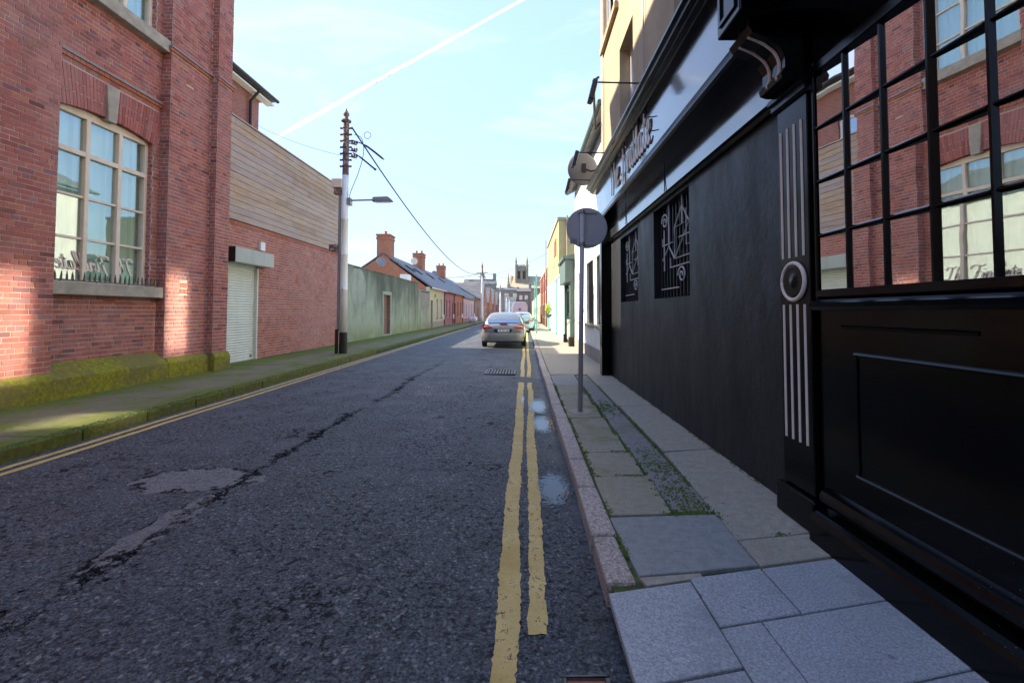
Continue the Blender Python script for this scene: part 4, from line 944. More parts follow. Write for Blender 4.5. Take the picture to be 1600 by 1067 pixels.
B('string_course', 'church', tow, (TX - TW - .15, TX + TW + .15, TY - TW - .15, TY - TW, 28.2, 28.5), (TX - TW - .15, TX + TW + .15, TY - TW - .15, TY - TW, 20.4, 20.7))

# ------------------------------------------------------------------ utility poles and wires
PX, PY = -6.22, 15.5
po = thing('utility_pole', 'nearest white flaking iron pole with rusty finial and lamp arm before the yard wall', 'utility pole', (PX, PY, .12))
MB().lathe((PX, PY, .1), [(.135, 0), (.135, .72), (.12, .74)], 18).build('base_sleeve', 'black', po, smooth=False)
MB().lathe((PX, PY, .1), [(.12, .72), (.118, 2.2), (.123, 2.21), (.123, 2.25), (.117, 2.26), (.115, 3.4), (.121, 3.41), (.121, 3.45), (.114, 3.46), (.112, 4.6), (.122, 4.61), (.122, 4.7), (.11, 4.72), (.108, 6.2)], 18).build('shaft', 'pole', po, smooth=True)
prof = [(.108, 6.2), (.104, 6.5)]
z = 6.5
for i in range(7): prof += [(.104, z), (.122, z + .015), (.122, z + .04), (.102, z + .06), (.098, z + .22)]; z += .225
MB().lathe((PX, PY, .1), prof + [(.108, z), (.06, z + .02)], 16).build('upper_shaft', 'rust', po)
z0 = z + .1
MB().lathe((PX, PY, z0), [(.11, 0), (.17, .03), (.17, .07), (.08, .11), (.06, .2), (.10, .26), (.105, .30), (.08, .36), (.04, .41), (.025, .45), (.012, .5)], 14).build('finial', 'rust', po)
for i in range(7):
    zz = 6.62 + i * .225
    for s_ in (-1, 1): MB().tube([(PX + .1 * s_, PY, zz), (PX + .2 * s_, PY, zz)], [.03, .04], 6).build('step_bolt', 'rust', po)
for zz, L in ((7.45, .9), (6.98, .62), (7.2, .5)):
    a = MB().tube([(PX + .1, PY, zz), (PX + .35, PY + .1, zz - .04)], .022, 6).build('bracket_arm', 'rust', po)
    for k in (.2, .28, .36): MB().lathe((PX + k, PY + .05, zz - .02), [(.02, 0), (.04, .02), (.04, .05), (.02, .06), (.035, .09), (.02, .11)], 8).build('insulator', 'rust', a)
def wirem(pts, r, n=5): return MB().tube(smoothcurve(pts, 5), r, n)
wirem([(PX + .3, PY, 7.75), (PX + .55, PY, 7.6), (PX + .62, PY, 7.1), (PX + .45, PY, 6.4), (PX + .18, PY, 5.7), (PX + .15, PY, 5.4)], .012).tube([(PX + .75 + .12 * math.cos(k * .45), PY, 7.72 + .12 * math.sin(k * .45)) for k in range(15)], .01, 5).build('loose_cable', 'cable', po)
MB().tube(smoothcurve([(PX + .2, PY, 7.55), (PX + .7, PY, 7.35), (PX + 1.35, PY, 6.85)]), [.02] * 6 + [.035] * 6 + [.01], 6).build('cable_tail', 'cable', po)
MB().tube(smoothcurve([(PX + .25, PY, 7.1), (PX + .5, PY, 6.95), (PX + 1.05, PY, 6.5)]), [.02] * 6 + [.03] * 6 + [.05], 6).build('cable_tail', 'cable', po)
B('junction_box', 'frame_cream', po, (PX - .42, PX - .08, PY - .16, PY + .1, 5.85, 6.15), bevel=.01); B('box_foot', 'rust', po, (PX - .35, PX - .1, PY - .12, PY + .06, 5.62, 5.85))
MB().tube([(PX - .175, PY - .03, .9), (PX - .17, PY - .03, 5.65)], .048, 8).build('conduit', 'dish', po); MB().tube([(PX - .19, PY - .1, .12), (PX - .19, PY - .1, .95)], .06, 8).build('conduit_guard', 'black', po)
B('meter_box', 'rust', po, (PX - .46, PX - .2, PY - .2, PY, 3.62, 3.86), bevel=.01)
la = MB().tube([(PX + .1, PY, 5.42), (PX + .95, PY, 5.44)], .03).build('lamp_arm', 'steel', po)
MB().prism([(PX + .95, 5.38), (PX + 1.0, 5.52), (PX + 1.5, 5.54), (PX + 1.62, 5.46), (PX + 1.66, 5.38)], PY - .13, PY + .13, 'xz').build('lamp_head', 'steel', la, bevel=.015)
B('lamp_lens', 'clear_lens', la, (PX + 1.05, PX + 1.55, PY - .1, PY + .1, 5.36, 5.379))
B('clamp', 'steel', la, (PX + .09, PX + .22, PY - .1, PY + .1, 5.25, 5.5), bevel=.01)
def far_pole(x, y, h, label, lamp=False):
    t = thing('utility_pole', label, 'utility pole', (x, y, .12), 'poles up the left pavement')
    MB().lathe((x, y, .1), [(.24, 0), (.24, .8), (.19, 1.0), (.15, h * .62), (.14, h - .1)], 12).build('shaft', 'pole', t, smooth=True); MB().lathe((x, y, h), [(.15, 0), (.17, .1), (.1, .3), (.04, .6), (.01, .8)], 8).build('finial', 'rust', t)
    for i in range(3): B('crossarm', 'rust', t, (x - .9 + .3 * i, x + .9 - .3 * i, y - .05, y + .05, h - .9 - i * .55, h - .82 - i * .55))
    if lamp: MB().tube([(x - .1, y, 6.0), (x - 1.3, y, 6.1)], .05).box(x - 2.0, x - 1.2, y - .15, y + .15, 6.02, 6.2).build('lamp_arm', 'steel', t)
far_pole(-6.1, 66, 8.1, 'second pole with rusty crossarms beside the pale pink cottage', True); far_pole(-6.1, 118, 8.1, 'third pole farther up past the orange gables'); far_pole(-6.1, 160, 8.0, 'fourth distant pole near the white house'); far_pole(-6.0, 190, 8.0, 'farthest thin pole at the street end')
def cable(pts, r, label, grp=None): return tag(MB().tube(pts, r, 6).build('overhead_cable', 'cable', fix=False), label, 'cable', grp)
cable(sag((PX + .2, PY, 8.0), (-6.1, 66, 7.4), 2.0, 40), .028, 'thick dark cable sagging from the nearest pole to the second pole')
cable(sag((-6.1, 66, 7.3), (-6.1, 118, 7.2), 1.0, 14), .03, 'cable strung between the second and third poles'); cable(sag((-6.1, 118, 7.3), (-6.1, 160, 7.2), .8, 12), .03, 'cable strung between the third and fourth poles')
cable(sag((-6.1, 66, 7.2), (-14, 60, 6.5), .5), .03, 'short cable from the second pole to the cottage roofs')
cable(sag((-11.0, 17.9, 9.2), (PX - .1, PY, 7.0), .15), .006, 'thin wire from the brick house to the nearest pole')
cable(sag((PX + .1, PY, 6.9), (1.9, 19, 6.0), .5), .002, 'thin wire crossing from the nearest pole to the white house')
cable(sag((-6.1, 66, 7.5), (2.2, 58, 5.3), .3), .02, 'thin wire crossing the street from the second pole'); cable(sag((-6.1, 66, 7.0), (2.2, 38, 6.6), .5), .015, 'thin wire from the second pole to the mustard building')

# ------------------------------------------------------------------ round sign seen from behind
SX, SYP = 0.81, 6.46
rs = thing('road_sign', 'back of a round grey road sign on a steel post beside the kerb', 'road sign', (SX, SYP, .12))
MB().tube([(SX, SYP, .1), (SX + .045, SYP, 3.02)], .034, 14).build('post', 'grey_paint', rs, smooth=True)
MB().lathe((SX + .115, SYP + .066, 2.77), [(.285, 0), (.30, -.004), (.30, -.012), (.285, -.014)], 40, (0, 1, 0)).build('sign_plate', 'grey_paint', rs)
for zz in (2.53, 3.0):
    B('sign_rail', 'grey_paint', rs, (SX - .02, SX + .26, SYP + .034, SYP + .0515, zz - .013, zz + .013))
    c = SX + .045 * (zz / 3); MB().lathe((c, SYP, zz - .022), [(.042, 0), (.042, .044)], 12).build('clip', 'steel', rs)
B('sticker', 'dish', rs, (SX - .13, SX - .03, SYP + .0505, SYP + .0517, 2.54, 2.61))
MB().prism([(SX + .17 * math.cos(t) * (1 + .1 * math.sin(3 * t)), SYP + .2 * math.sin(t)) for t in [k * math.pi / 9 for k in range(18)]], .1, .128, 'xy').build('footing', 'pave_right', rs)

# ------------------------------------------------------------------ cars
def loft(sections, n):
    m = MB()
    for y, pts in sections:
        full = pts + [(-x, z) for x, z in reversed(pts)]
        m.v += [(x, y, z) for x, z in full]
    k = len(sections[0][1]) * 2
    for i in range(len(sections) - 1):
        for j in range(k): m.f.append((i * k + j, i * k + (j + 1) % k, (i + 1) * k + (j + 1) % k, (i + 1) * k + j))
    m.f.append(tuple(range(k))[::-1]); m.f.append(tuple(range((len(sections) - 1) * k, len(sections) * k))); return m
def shift(m, x, y, s=1.0):
    m.v = [(a * s + x, b * s + y, c * s + .03) for a, b, c in m.v]; return m
def saloon(x, y, label, paint='carpaint', boxy=False):
    t = thing('parked_car', label, 'car', (x, y, .03))
    def sec(w, zb, zs, zd, crown=.03): return [(0.0, zb), (w * .72, zb), (w * .95, zb + .06), (w, zs * .62), (w * 1.0, zs * .82), (w * .975, zs), (w * .90, zd - .02), (w * .5, zd + crown * .6), (0.0, zd + crown)]
    H = 1.02 if not boxy else .98
    lower = loft([(0.0, sec(.72, .36, .70, .86)), (.06, sec(.86, .30, .80, .95)), (.22, sec(.915, .26, .86, H)), (.7, sec(.94, .22, .88, H + .02)), (1.6, sec(.945, .2, .87, .98)), (2.6, sec(.945, .2, .86, .96)), (3.4, sec(.94, .2, .84, .95)), (4.1, sec(.91, .22, .78, .86)), (4.55, sec(.84, .26, .68, .76)), (4.75, sec(.66, .34, .58, .64))], 9)
    shift(lower, x, y).build('body', paint, t, smooth=True, sub=2)
    # cabin: rear screen rakes forward
    def cs(wb, wt, zb, zt): return [(0, zb), (wb, zb), (wb * .985, zb + (zt - zb) * .35), (wt * 1.04, zb + (zt - zb) * .85), (wt * .86, zt - .015), (wt * .45, zt + .01), (0, zt + .015)]
    r0, r1 = (.16, .95) if not boxy else (.10, .42)
    cab = loft([(r0, cs(.80, .72, .93, 1.0)), (r0 + (r1 - r0) * .5, cs(.84, .69, .93, 1.26)), (r1, cs(.86, .65, .93, 1.45)), (1.7, cs(.87, .65, .93, 1.50)), (2.5, cs(.87, .66, .93, 1.46)), (3.1, cs(.86, .70, .93, 1.2)), (3.6, cs(.82, .72, .9, .95))], 7)
    cabo = shift(cab, x, y).build('cabin', paint, t, smooth=True, sub=2)
    # rear screen: follows the raked back, a centimetre proud
    g = MB(); nU, nV = 10, 6
    for j in range(nV + 1):
        v = j / nV; yy = r0 + .085 + (r1 - r0 - .10) * v; zz = 1.055 + (.335 * v if not boxy else .33 * v); zz += .03 * math.sin(math.pi * v)
        hw = .70 - .115 * v
        for i in range(nU + 1):
            u = -1 + 2 * i / nU; g.v.append((hw * u, yy - .045 + .05 * u * u, zz - .012 * u * u))
    for j in range(nV):
        for i in range(nU): q = j * (nU + 1) + i; g.f.append((q, q + 1, q + nU + 2, q + nU + 1))
    shift(g, x, y).build('rear_window', 'carglass', t, fix=False, smooth=True)
    for s_ in (-1, 1):
        for a, b, c, d in ((1.0, 1.75, 1.72, 1.22), (1.8, 2.75, 2.45, 1.8)):
            m = MB().add([(s_ * .885, a if a > 1.1 else 1.05, 1.0), (s_ * .885, b, 1.0), (s_ * .735, c, 1.38), (s_ * .735, d, 1.38)], [(0, 1, 2, 3)]); shift(m, x, y).build('side_window', 'carglass', t, fix=False)
        # tail lamp: wraps round the corner, tapering inward
        m = MB(); P = [(.42, .83), (.86, .79), (.90, .93), (.80, 1.0), (.62, .965)]
        pr_ = lambda q: .018 + .10 * max(0, (abs(q) - .62) / .3) ** 2
        fr = [(s_ * a, pr_(a) - .035, b) for a, b in P]; bk = [(s_ * a, pr_(a) + .16, b) for a, b in P]; n = len(P)
        m.add(fr + bk, [tuple(range(n))] + [(i, (i + 1) % n, (i + 1) % n + n, i + n) for i in range(n)]); tl = shift(m, x, y).build('tail_lamp', 'red_lens', t)
        m = MB(); P = [(.52, .885), (.80, .875), (.80, .945), (.66, .945)]; fr = [(s_ * a, pr_(a) - .042, b) for a, b in P]; m.add(fr, [(0, 1, 2, 3)]); shift(m, x, y).build('clear_lens', 'clear_lens', tl, fix=False)
        m = MB().box(s_ * .74 - .1, s_ * .74 + .1, -.035, .05, .42, .455); shift(m, x, y).build('reflector', 'red_lens', t)
        for yy, nm in ((.95, 'wheel'), (3.75, 'wheel')):
            wh = MB().lathe((s_ * .76, yy, .315), [(.20, .185), (.30, .19), (.315, .16), (.315, .02), (.30, -.01), (.2, -.01)], 24, (s_, 0, 0)); wo_ = shift(wh, x, y).build('wheel', 'tyre', t, smooth=False)
            rm = MB().lathe((s_ * .76, yy, .315), [(.03, .17), (.06, .172), (.19, .165), (.205, .188), (.21, .15), (.02, .1)], 20, (s_, 0, 0)); shift(rm, x, y).build('rim', 'alloy', wo_)
            ar = MB(); pts = [(s_ * .947, yy + .36 * math.cos(k), .315 + .36 * math.sin(k)) for k in [math.pi * j / 14 for j in range(15)]]; ar.tube(pts, .02, 6); shift(ar, x, y).build('arch_lip', paint, t)
        mi = MB().obox((s_ * 1.02, 2.75, 1.0), (1, 0, 0), (0, 1, 0), (0, 0, 1), .10, .06, .07); shift(mi, x, y).build('wing_mirror', paint, t, bevel=.02)
        for yy in (1.75, 2.8): m = MB().box(s_ * .945 - .012, s_ * .945 + .012, yy - .1, yy + .1, .80, .83); shift(m, x, y).build('door_handle', paint, t)
    m = MB().box(-.84, .84, .0, .3, .24, .34); shift(m, x, y).build('lower_valance', 'black', t, bevel=.02)
    m = MB(); sec2 = [(-.87, .06), (-.8, -.03), (-.5, -.058), (0, -.066), (.5, -.058), (.8, -.03), (.87, .06)]
    m.v += [(a, b, z_) for z_ in (.30, .37, .56, .63) for a, b in [(p, q - (.012 if z_ in (.37, .56) else 0)) for p, q in sec2]]
    for j in range(3):
        for i in range(6): q = j * 7 + i; m.f.append((q, q + 1, q + 8, q + 7))
    shift(m, x, y).build('rear_bumper', paint, t, fix=False, smooth=True)
    m = MB().prism([(-.34, .665), (.34, .665), (.38, .80), (-.38, .80)], -.048, .05, 'xz'); shift(m, x, y).build('plate_recess', 'black', t)
    m = MB().box(-.26, .26, -.06, -.049, .68, .785); pl_ = shift(m, x, y).build('number_plate', 'plate', t)
    m = MB().box(-.26, -.215, -.063, -.0605, .68, .785); shift(m, x, y).build('country_band', 'blue', pl_)
    for a in (-.15, -.10, -.01, .04, .12, .17, .21): m = MB().box(a - .012, a + .014, -.0625, -.0605, .705, .765); shift(m, x, y).build('character', 'dark', pl_)
    m = MB().box(-.16, .16, .045, .13, .995, 1.02); shift(m, x, y).build('brake_lamp', 'red_lens', t)
    m = MB().lathe((0, .0, .855), [(.055, -.05), (.055, .03)], 16, (0, 1, 0)); m.v = [(a, b, .855 + (c - .855) * .5) for a, b, c in m.v]; shift(m, x, y).build('badge', 'grey_paint', t)
    m = MB().box(-.36, .36, -.06, .012, .803, .822); shift(m, x, y).build('chrome_strip', 'alloy', t)
    return t
saloon(-0.85, 18.75, 'silver saloon car parked on the yellow lines, nearest of the cars')
saloon(-0.15, 33.5, 'pale green hatchback parked behind the silver saloon', 'carpaint2', True)
van = thing('delivery_van', 'white delivery van with purple emblem parked ahead of the hatchback', 'van', (-.3, 52, 0))
vx, vy = -0.45, 55.0
VP = [(-.95, .45), (-.98, 1.2), (-.92, 2.1), (-.8, 2.62), (-.5, 2.75), (.5, 2.75), (.8, 2.62), (.92, 2.1), (.98, 1.2), (.95, .45)]
MB().prism([(a + vx, b) for a, b in VP], vy, vy + 4.2, 'xz').build('body', 'van', van, bevel=.04)
MB().prism([(vy + 4.2, .45), (vy + 5.4, .45), (vy + 5.3, 1.2), (vy + 4.9, 1.35), (vy + 4.2, 2.5)], vx - .9, vx + .9, 'yz').build('bonnet', 'van', van, bevel=.03)
MB().prism([(vx, 1.62), (vx + .07, 1.77), (vx + .22, 1.84), (vx + .07, 1.91), (vx, 2.06), (vx - .07, 1.91), (vx - .22, 1.84), (vx - .07, 1.77)], vy - .055, vy - .045, 'xz').build('emblem', 'purple', van)
B('print_band', 'red_print', van, (vx + .28, vx + .75, vy - .055, vy - .045, 1.4, 1.5)); B('bumper', 'black', van, (vx - .95, vx + .95, vy - .1, vy + .0, .42, .62)); B('door_seam', 'dark', van, (vx - .01, vx + .01, vy - .048, vy - .042, .65, 1.55))
for s_ in (-1, 1):
    B('tail_lamp', 'red_lens', van, (vx + s_ * .88 - .06, vx + s_ * .88 + .06, vy - .06, vy - .02, .9, 1.5))
    for yy in (vy + .9, vy + 4.4): MB().lathe((vx + s_ * .8, yy, .34), [(.2, .16), (.33, .16), (.34, .12), (.34, -.05), (.2, -.06)], 18, (s_, 0, 0)).build('wheel', 'tyre', van)
saloon(-3.6, 150, 'tiny far car at the head of the street before the white house', 'carpaint2', True)
for i, (x, y, r) in enumerate(((-6.2, 57, .34), (-6.75, 57.9, .30))):
    m = MB(); 
    for j in range(9):
        for k in range(14):
            t, p = math.pi * j / 8, 2 * math.pi * k / 14; q = r * (1 + .25 * mnoise.noise((math.cos(p) * 2 + i * 5, math.sin(p) * 2, t * 2))); m.v.append((x + q * math.sin(t) * math.cos(p), y + q * math.sin(t) * math.sin(p), .12 + r * 1.2 + q * 1.25 * math.cos(t)))
    for j in range(8):
        for k in range(14): m.f.append((j * 14 + k, j * 14 + (k + 1) % 14, (j + 1) * 14 + (k + 1) % 14, (j + 1) * 14 + k))
    tag(m.build('rubbish_bag', 'van', smooth=True), ['larger pale rubbish bag on the left pavement near the second pole', 'smaller pale rubbish bag against the pink cottage side'][i], 'bag')

# ------------------------------------------------------------------ the black pub on the right
pb = thing('pub', 'black painted pub with glossy fascia, script lettering and tan upper wall', 'pub', (2.0, 5, .12))
XD = 1.98
Y1 = 10.35
g1, g2 = (7.72, 9.1, 1.74, 3.02), (5.32, 6.78, 1.74, 3.06)
MB().wall('x', XD, XD + .4, 3.25, 10.1, 0.0, 3.7, [g1, g2]).build('wall', 'blackwall', pb, fix=False)
B('wall_core', 'dark', pb, (XD + .401, 9, -9, Y1, 0, 12.4))
B('side_wall', 'blackwall', pb, (1.95, 9, -9, -3, 0, 4.42))
# barred windows
for a, b, c, d in (g1, g2):
    wv = B('barred_window', 'dark', pb, (XD + .3, XD + .32, a, b, c, d)); xb = XD + .10
    for s0, s1 in ((c, (c + d) / 2 - .02), ((c + d) / 2 + .02, d)): B('pane', 'darkglass', wv, (XD + .27, XD + .28, a + .04, b - .04, s0 + .03, s1 - .03))
    n = 11
    for i in range(n):
        yy = a + (b - a) * (i + .5) / n; MB().tube([(xb, yy, c), (xb, yy, d)], .011, 5).build('bar', 'black', wv)
    gm = lambda *p: MB().tube([(xb - .03, a + (b - a) * u_, c + (d - c) * v_) for u_, v_ in p], .010, 5).build('scroll_bar', 'grille', wv)
    gm((.08, .32), (.62, .32), (.62, .42)); gm((.12, .40), (.5, .40), (.5, .72), (.12, .72), (.5, .40)); gm((.0, .6), (.38, .6)); gm((.55, .58), (.85, .58), (.85, .66)); gm((.0, .5), (.2, .5), (.2, .85)); gm((.3, .72), (.3, 1)); gm(*[(.32 + .10 * math.cos(k * .4) * (1 - k / 30), .22 + .09 * math.sin(k * .4) * (1 - k / 30)) for k in range(26)]); gm(*[(.78 + .10 * math.cos(k * .4) * (1 - k / 30), .84 + .09 * math.sin(k * .4) * (1 - k / 30)) for k in range(26)]); gm((.14, .72), (.3, .9), (.5, .72)); gm((.5, .4), (.66, .55), (.85, .42)); gm((.66, .55), (.66, 1.0)); gm((.8, .3), (.8, .75)); gm((.4, .1), (.9, .1))
# lower fascia, soffit, upper fascia (leaning out a little), cornice
MB().prism([(XD + .1, 3.20), (XD - .012, 3.20), (XD - .03, 3.70), (XD + .1, 3.70)], 3.25, 10.1, 'xz').build('lower_fascia', 'fascia', pb)
for yy in (6.15, 8.5): B('fascia_joint', 'dark', pb, (XD - .03, XD - .0195, yy, yy + .012, 3.21, 3.6))
MB().prism([(XD + .1, 3.10), (XD - .05, 3.10), (XD - .065, 3.13), (XD - .05, 3.16), (XD - .03, 3.2), (XD + .1, 3.2)], 3.25, 10.12, 'xz').build('lower_moulding', 'gloss', pb)
MB().prism([(XD + .1, 3.70), (1.70, 3.70), (1.68, 3.60), (1.71, 3.585), (1.725, 3.70 - .05), (XD + .1, 3.66)], 3.1, 10.3, 'xz').build('ledge', 'gloss', pb)
MB().prism([(1.73, 3.70), (1.67, 4.26), (XD + .1, 4.26), (XD + .1, 3.70)], 3.1, 10.3, 'xz').build('upper_fascia', 'fascia', pb)
for yy in (5.35, 7.4): B('fascia_joint', 'dark', pb, (1.66, 1.70, yy, yy + .006, 3.72, 4.2)) if False else None
MB().prism([(1.69, 4.26), (1.60, 4.26), (1.595, 4.285), (1.545, 4.30), (1.54, 4.335), (1.50, 4.345), (1.49, 4.375), (1.45, 4.385), (1.45, 4.415), (XD, 4.44), (XD, 4.26)], 3.1, 10.34, 'xz').build('cornice', 'gloss', pb)
MB().wall('x', 1.76, XD + .3, 10.1, 10.35, 0, 4.3).build('end_pier', 'gloss', pb, fix=False)
# tan upper storeys
u1, u2 = (7.3, 8.33, 4.72, 6.5), (8.45, 10.0, 7.5, 9.4)
u3, u4 = (4.3, 5.3, 4.9, 6.5), (6.2, 7.2, 7.4, 9.3)
MB().wall('x', 1.82, 2.3, -9, Y1, 4.42, 12.4, [u1, u2, u3, u4]).build('upper_wall', 'tan', pb, fix=False)
MB().tube([(1.79, 9.95, 4.5), (1.79, 9.95, 12.3)], .012, 6).build('wall_cable', 'grey_paint', pb)
MB().tube([(1.79, 6.55, 4.5), (1.79, 6.55, 12.3)], .01, 6).build('wall_cable', 'grey_paint', pb)
MB().tube([(1.78, 10.28, 5.95), (1.65, 10.2, 5.75), (1.62, 10.2, 6.9), (1.75, 10.25, 7.0)], .03, 8).build('old_bracket', 'black', pb)
for a, b, c, d in (u1, u3, u4):
    x0 = 2.02
    wd = B('upper_window', 'white', pb, (x0, x0 + .06, a, a + .07, c, d), (x0, x0 + .06, b - .07, b, c, d), (x0, x0 + .06, a + .07, b - .07, c, c + .08), (x0, x0 + .06, a + .07, b - .07, d - .07, d), (x0, x0 + .06, a + .07, b - .07, (c + d) / 2 - .03, (c + d) / 2 + .03))
    for e, f in ((c + .08, (c + d) / 2 - .03), ((c + d) / 2 + .03, d - .07)): B('pane', 'upglass', wd, (x0 + .03, x0 + .036, a + .07, b - .07, e, f))
    B('sill', 'tan', pb, (1.74, 2.02, a - .06, b + .06, c - .12, c))
# unseen second-floor casements, placed and angled to bounce sun onto the wall opposite
a, b, c, d = u2; x0 = 1.90
wd = B('upper_window', 'white', pb, (x0, x0 + .06, a, a + .06, c, d), (x0, x0 + .06, b - .06, b, c, d), (x0, x0 + .06, a + .06, b - .06, c, c + .06), (x0, x0 + .06, a + .06, b - .06, d - .06, d), (x0, x0 + .06, (a + b) / 2 - .03, (a + b) / 2 + .03, c + .06, d - .06))  # added unseen frame that holds the reflector casements
for y0_, y1_, ang in ((a + .06, (a + b) / 2 - .03, 0.0), ((a + b) / 2 + .03, b - .06, 7.4)):
    q = R(ang); ax = Vector((math.cos(q), -math.sin(q), 0)); ay = Vector((math.sin(q), math.cos(q), 0)); cc = Vector((x0 + .02 - (.05 if ang else 0), (y0_ + y1_) / 2, (c + d) / 2)); hy, hz = (y1_ - y0_) / 2 - .005, (d - c) / 2 - .065
    cs_ = MB().obox(cc + ay * (hy - .025), ax, ay, (0, 0, 1), .018, .025, hz).obox(cc - ay * (hy - .025), ax, ay, (0, 0, 1), .018, .025, hz).obox(cc + Vector((0, 0, hz - .025)), ax, ay, (0, 0, 1), .018, hy - .05, .025).obox(cc - Vector((0, 0, hz - .025)), ax, ay, (0, 0, 1), .018, hy - .05, .025).build('reflector_casement', 'white', wd)
    MB().obox(cc, ax, ay, (0, 0, 1), .003, hy - .05, hz - .05).build('pane', 'upglass', cs_, fix=False)
B('sill', 'tan', pb, (1.74, 1.895, a - .06, b + .06, c - .12, c))  # added unseen sill under the reflector casements
# shopfront bay: stall riser, sill, window, head fascia
XF = 1.93
B('bay_wall', 'gloss', pb, (XF, XF + .1, -3, 2.93, .12, 1.60), (XF, XF + .1, -3, 2.93, 3.16, 4.3))
MB().prism([(XF + .02, .12), (1.80, .12), (1.80, .255), (1.815, .285), (1.85, .30), (XF, .31), (XF + .02, .31)], -3, 2.87, 'xz').build('base_plinth', 'gloss', pb)
MB().prism([(XF + .02, .36), (1.875, .36), (1.87, .39), (1.885, .42), (1.905, .43), (XF + .02, .45)], -3, 2.875, 'xz').build('base_moulding', 'gloss', pb)
for (ya, yb) in ((1.45, 2.62), (0.1, 1.27)):
    for a in (0.60, 1.30): MB().prism([(XF, a - .013), (XF - .011, a - .008), (XF - .014, a), (XF - .008, a + .008), (XF, a + .013)], ya, yb, 'xz').build('panel_moulding', 'gloss', pb)
    for yy in (ya, yb - .024): B('panel_moulding', 'gloss', pb, (XF - .010, XF + .002, yy, yy + .024, .614, 1.286), bevel=.004)
MB().prism([(XF, 1.445), (XF - .006, 1.45), (XF - .009, 1.46), (XF, 1.468)], 1.9, 2.72, 'xz').build('panel_moulding', 'gloss', pb)
MB().prism([(XF + .1, 1.56), (1.885, 1.56), (1.865, 1.58), (1.86, 1.605), (1.89, 1.625), (XF + .1, 1.64)], -3, 2.925, 'xz').build('window_sill', 'gloss', pb)
PIT, WT, WB_ = 0.2765, 3.115, 1.665
wn = B('bay_window', 'gloss', pb, (XF - .015, XF + .07, 2.915, 2.953, 1.62, 3.2), (XF - .03, XF + .07, -3, 2.914, 3.105, 3.17), (XF - .028, XF + .07, -3, 2.914, 1.64, 1.69), bevel=.006)
ms = [2.917 - PIT * i for i in range(15)]
for i, yy in enumerate(ms[1:], 1):
    wd_ = .019 if i % 3 != 0 else .03
    MB().prism([(XF + .03, yy - wd_), (XF + .002, yy - wd_), (XF - .018, yy - .006), (XF - .018, yy + .006), (XF + .002, yy + wd_), (XF + .03, yy + wd_)], 1.69, 3.105, 'xy').build('mullion', 'gloss', wn)
zr = [1.69 + (3.105 - 1.69) * k / 4 for k in range(5)]
for k in (1, 2, 3):
    for i in range(14):
        a, b = ms[i + 1] + .021, ms[i] - .021
        MB().prism([(XF + .03, zr[k] - .015), (XF + .002, zr[k] - .015), (XF - .015, zr[k] - .004), (XF - .015, zr[k] + .004), (XF + .002, zr[k] + .015), (XF + .03, zr[k] + .015)], a - .004, b + .004, 'xz').build('glazing_bar', 'gloss', wn)
PR = random.Random(4)
for i in range(14):
    a, b = ms[i + 1] + .012, ms[i] - .012
    for k in range(4):
        th = R(5.3 + PR.uniform(-.35, .35)); tl = R(PR.uniform(-.35, .35))
        ax = Vector((math.cos(th), math.sin(th), tl)); ay = Vector((-math.sin(th), math.cos(th), 0)); 
        MB().obox((XF + .016, (a + b) / 2, (zr[k] + zr[k + 1]) / 2), ax, ay, (0, 0, 1), .002, (b - a) / 2, (zr[k + 1] - zr[k]) / 2).build('pane', 'pubglass', wn, fix=False)
B('bay_backing', 'dark', pb, (XF + .09, XF + .2, -3, 2.94, 1.6, 3.2))
# pilaster with cream flutes, ring boss, capital, scroll bracket and end block
ya, yb, XI = 2.955, 3.30, 1.895
pi_ = B('pilaster', 'gloss', pb, (XI, XD + .02, ya, yb, .34, 3.02), bevel=.006)
B('pilaster_base', 'gloss', pi_, (XI - .045, XD + .02, ya - .05, yb + .03, .12, .33), bevel=.012)
for i in range(4):
    yy = ya + .06 + .08 * i
    for z0_, z1_ in ((.66, 1.60), (1.93, 2.86)):
        m = MB(); m.tube([(XI - .001, yy, z0_ + .05 * (i % 2) * 0), (XI - .001, yy, z1_)], .0095, 8); m.build('flute', 'cream_line', pi_)
m = MB(); c = Vector((XI - .01, (ya + yb) / 2, 1.76)); m.tube([c + Vector((0, .128 * math.cos(k), .128 * math.sin(k))) for k in [2 * math.pi * j / 36 for j in range(37)]], .014, 8); rg = m.build('ring', 'cream_line', pi_, smooth=True)
MB().lathe(c, [(.115, -.02), (.115, .004), (.10, .006), (.06, -.004), (.03, .006), (.0, .01)], 28, (-1, 0, 0)).build('boss', 'gloss', pi_, smooth=True)
MB().prism([(XD, 3.02), (XI - .01, 3.02), (XI - .03, 3.04), (XI - .03, 3.075), (XI - .055, 3.085), (XI - .055, 3.12), (XD, 3.12)], ya - .03, yb + .03, 'xz').build('capital', 'gloss', pi_)
sp_ = [(XD, 3.12), (1.80, 3.12), (1.755, 3.135), (1.745, 3.17), (1.775, 3.21), (1.775, 3.28), (1.74, 3.35), (1.66, 3.41), (1.56, 3.45), (1.53, 3.50), (XD, 3.50)]
br = MB().prism(sp_, ya + .03, yb - .03, 'xz').build('scroll_bracket', 'gloss', pi_)
for yy in (ya + .09, (ya + yb) / 2 + .04): MB().tube(smoothcurve([(1.745, yy, 3.15), (1.768, yy, 3.21), (1.766, yy, 3.28), (1.73, yy, 3.35), (1.65, yy, 3.41), (1.555, yy, 3.452)], 4), .011, 6).build('scroll_line', 'cream_line', br)
blk = B('end_block', 'gloss', pb, (1.40, XD, ya - .12, yb - .13, 3.50, 4.44), bevel=.01)
